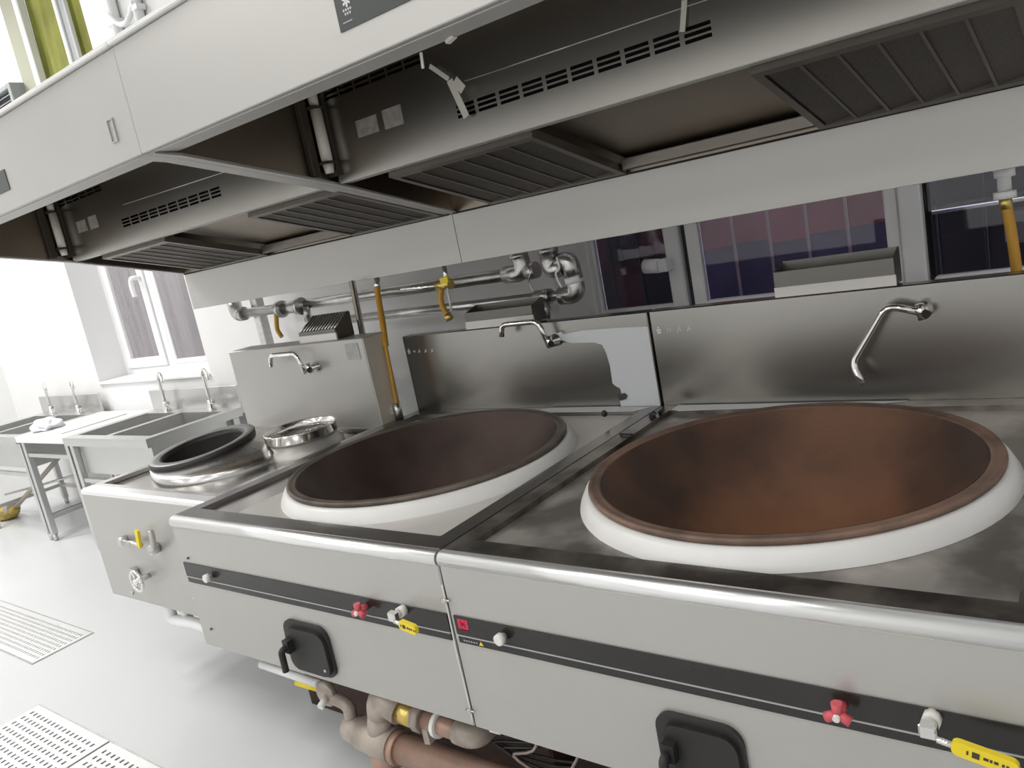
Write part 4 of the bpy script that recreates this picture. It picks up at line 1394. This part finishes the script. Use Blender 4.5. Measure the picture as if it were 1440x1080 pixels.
def double_sink(x0, x1, label, basins, faucets, flabels):
    t = thing('double_sink', label, 'sink', ((x0 + x1) / 2, 1.13, 0))
    us_ = [x0]
    for a, c_ in basins:
        us_ += [a, c_]
    us_ += [x1]
    vs2 = [SYF, .905, 1.345, SYB]
    b = new_bm()
    perforated(b, us_, vs2, lambda i, j: not (j == 1 and i in (1, 3)), lambda u, v, d: (u, v, ZS - d), .01)
    obj('rim', b, 'sink_steel', t)
    b = new_bm()
    box(b, x0, x1, SYF, SYF + .012, ZS - .05, ZS - .0105)
    box(b, x1 - .012, x1, SYF + .0125, SYB, ZS - .05, ZS - .0105)
    box(b, x0, x0 + .012, SYF + .0125, SYB, ZS - .05, ZS - .0105)
    obj('apron', b, 'sink_steel', t)
    for a, c_ in basins:
        b = new_bm()
        d = .235
        th = .004
        box(b, a - th, a, .905, 1.345, ZS - d, ZS - .0105)
        box(b, c_, c_ + th, .905, 1.345, ZS - d, ZS - .0105)
        box(b, a - th, c_ + th, .905 - th, .905, ZS - d, ZS - .0105)
        box(b, a - th, c_ + th, 1.345, 1.345 + th, ZS - d, ZS - .0105)
        box(b, a - th, c_ + th, .905 - th, 1.345 + th, ZS - d - .004, ZS - d)
        bs = obj('basin', b, 'sink_steel', t)
        b = new_bm(); cxx = (a + c_) / 2
        rg = lathe(b, [(.04, ZS - d + .001), (.038, ZS - d + .003), (.02, ZS - d + .002)], (cxx, 1.12, 0), 20); disc(b, rg[-1]); obj('drain', b, 'chrome', bs)
    b = new_bm(); box(b, basins[0][1] + .004, basins[1][0] - .004, .901, .908, ZS - .235, ZS - .0105); obj('center_web', b, 'sink_steel', t)
    b = new_bm(); box(b, x0, x1, SYB + .001, SYB + .018, ZS - .04, .875, .003); obj('splash', b, 'sink_steel', t)
    for xx in (x0 + .03, x1 - .03):
        for yy in (SYF + .04, SYB - .04):
            steel_leg(t, xx, yy, ZS - .051)
    for xx in (x0 + .03, x1 - .03):
        b = new_bm(); box(b, xx - .012, xx + .012, SYF + .06, SYB - .06, .15, .175); obj('stretcher', b, 'sink_steel', t)
    b = new_bm(); box(b, x0 + .05, x1 - .05, SYB - .052, SYB - .028, .15, .175); obj('stretcher', b, 'sink_steel', t)
    b = new_bm(); box(b, x0 + .05, x1 - .05, SYF + .028, SYF + .052, .455, .48); obj('stretcher', b, 'sink_steel', t)
    for (fx_, lab) in zip(faucets, flabels):
        f = thing('gooseneck_faucet', lab, 'faucet', (fx_, 1.385, ZS), 'sink faucets')
        b = new_bm(); rg = lathe(b, [(.026, ZS + .0005), (.026, ZS + .01), (.018, ZS + .02), (.016, ZS + .06), (.012, ZS + .065)], (fx_, 1.385, 0), 16); disc(b, rg[0]); disc(b, rg[-1])
        obj('base', b, 'chrome', f)
        b = new_bm()
        tube(b, smooth_path([(fx_, 1.385, ZS + .055), (fx_ + .0, 1.385, ZS + .18), (fx_ + .01, 1.383, ZS + .225), (fx_ + .04, 1.375, ZS + .245), (fx_ + .08, 1.36, ZS + .24), (fx_ + .105, 1.35, ZS + .215), (fx_ + .108, 1.35, ZS + .19)], 5), .0105, 12)
        obj('spout', b, 'chrome', f)
        b = new_bm(); tube(b, [(fx_ + .01, 1.385, ZS + .04), (fx_ + .055, 1.375, ZS + .055)], [.010, .012], 10); obj('handle', b, 'chrome', f)
    return t


double_sink(-3.86, -2.862, 'stainless double bowl sink nearest the double burner stove under the window', [(-3.79, -3.42), (-3.362, -2.92)], (-3.60, -3.09),
            ('chrome gooseneck faucet of the near sink, beside the drain table', 'chrome gooseneck faucet of the near sink, beside the stove'))
double_sink(-5.58, -4.582, 'stainless double bowl sink in the far corner beyond the drain table', [(-5.51, -5.14), (-5.08, -4.64)], (-5.29, -4.83),
            ('chrome gooseneck faucet of the far sink, beside the corner', 'chrome gooseneck faucet of the far sink, beside the drain table'))
dt = thing('drain_table', 'bright stainless drain table between the two double sinks', 'table', (-4.22, 1.13, 0))
b = new_bm(); box(b, -4.578, -3.864, SYF, SYB, ZS - .04, ZS, .004); obj('table_top', b, 'table_white', dt)
b = new_bm(); box(b, -4.05, -4.035, .92, 1.34, ZS + .0005, ZS + .003); obj('drip_groove', b, 'galv', dt)
for xx in (-4.545, -3.90):
    for yy in (SYF + .04, SYB - .04):
        steel_leg(dt, xx, yy, ZS - .041)
    b = new_bm(); box(b, xx - .012, xx + .012, SYF + .06, SYB - .06, .15, .175); obj('stretcher', b, 'sink_steel', dt)
b = new_bm(); box(b, -4.525, -3.92, SYF + .028, SYF + .052, .60, .625); obj('stretcher', b, 'sink_steel', dt)
# crumpled cloth
bm = new_bm()
bmesh.ops.create_icosphere(bm, subdivisions=4, radius=1)
for v in bm.verts:
    n_ = v.co.normalized()
    d = 1 + .18 * math.sin(5 * n_.x + 2 * n_.y) * math.cos(4 * n_.y - n_.z) + .12 * math.sin(9 * n_.z + 7 * n_.x)
    v.co = Vector((n_.x * .12 * d, n_.y * .085 * d, max(n_.z, -.25) * .052 * d))
    v.co += Vector((-4.50, 1.02, ZS + .0185))
for f in bm.faces:
    f.smooth = True
tag(obj('crumpled_cloth', bm, 'cloth_white'), 'crumpled white cloth lying on the drain table', 'cloth')

# broom leaning in the corner below the far sink
bro = thing('broom', 'old straw broom with a grey handle lying under the far sink', 'broom', (-5.75, 1.1, 0))
b = new_bm(); tube(b, [(-5.62, 1.06, .10), (-4.75, 1.16, .52)], .016, 12); obj('handle', b, 'broom_wood', bro)
b = new_bm(); tube(b, [(-5.98, 1.02, .035), (-5.86, 1.03, .05), (-5.72, 1.045, .075), (-5.60, 1.06, .11)], [.10, .10, .07, .02], 12)
for v in b.verts:
    v.co.z = max(v.co.z * .8, .002)
obj('straw_head', b, 'broom_straw', bro)
b = new_bm(); tube(b, [(-5.70, 1.05, .082), (-5.66, 1.055, .092)], [.064, .05], 12); obj('binding', b, 'broom_wood', bro)
pl = thing('fallen_rod', 'thin dark rod lying across behind the sink legs', 'rod', (-5.3, 1.0, .2))
b = new_bm(); tube(b, [(-5.95, 1.12, .16), (-4.62, 1.22, .36)], .009, 8); obj('rod', b, 'galv', pl)

# ------------------------------------------------------------------ drain grates
def grate(g, label, pitch, split=None):
    x0, x1, y0, y1 = g
    t = thing('floor_grate', label, 'grate', ((x0 + x1) / 2, (y0 + y1) / 2, 0))
    secs = [(x0, x1)] if not split else [(x0, split), (split, x1)]
    for k, (a, c_) in enumerate(secs):
        a2, c2 = a + .006, c_ - .006
        ya, yb = y0 + .006, y1 - .006
        mrg = .022
        nx_ = max(2, int((c2 - a2 - 2 * mrg) / pitch)); ny_ = max(2, int((yb - ya - 2 * mrg) / pitch))
        px = (c2 - a2 - 2 * mrg) / nx_; py = (yb - ya - 2 * mrg) / ny_
        us_ = [a2, a2 + mrg]
        vs2 = [ya, ya + mrg]
        for i in range(nx_):
            us_ += [a2 + mrg + (i + .3) * px, a2 + mrg + (i + .68) * px]
        for i in range(ny_):
            vs2 += [ya + mrg + (i + .24) * py, ya + mrg + (i + .76) * py]
        us_ += [c2 - mrg, c2]
        vs2 += [yb - mrg, yb]
        b = new_bm()
        perforated(b, us_, vs2, lambda i, j: not (i >= 2 and j >= 2 and i % 2 == 0 and j % 2 == 0 and i < len(us_) - 3 + 1 and j < len(vs2) - 3 + 1),
                   lambda u, v, d: (u, v, .004 - d), .006)
        obj('perforated_plate', b, 'grate_steel', t)
    b = new_bm()
    box(b, x0, x0 + .005, y0, y1, -.03, .003); box(b, x1 - .005, x1, y0, y1, -.03, .003)
    box(b, x0 + .005, x1 - .005, y0, y0 + .005, -.03, .003); box(b, x0 + .005, x1 - .005, y1 - .005, y1, -.03, .003)
    obj('frame', b, 'galv', t)


grate(G1, 'perforated stainless drain grate in the floor before the double burner stove and sinks', .024)
grate(G2, 'perforated stainless drain grate in the floor before the dark wok stove', .030, -1.62)
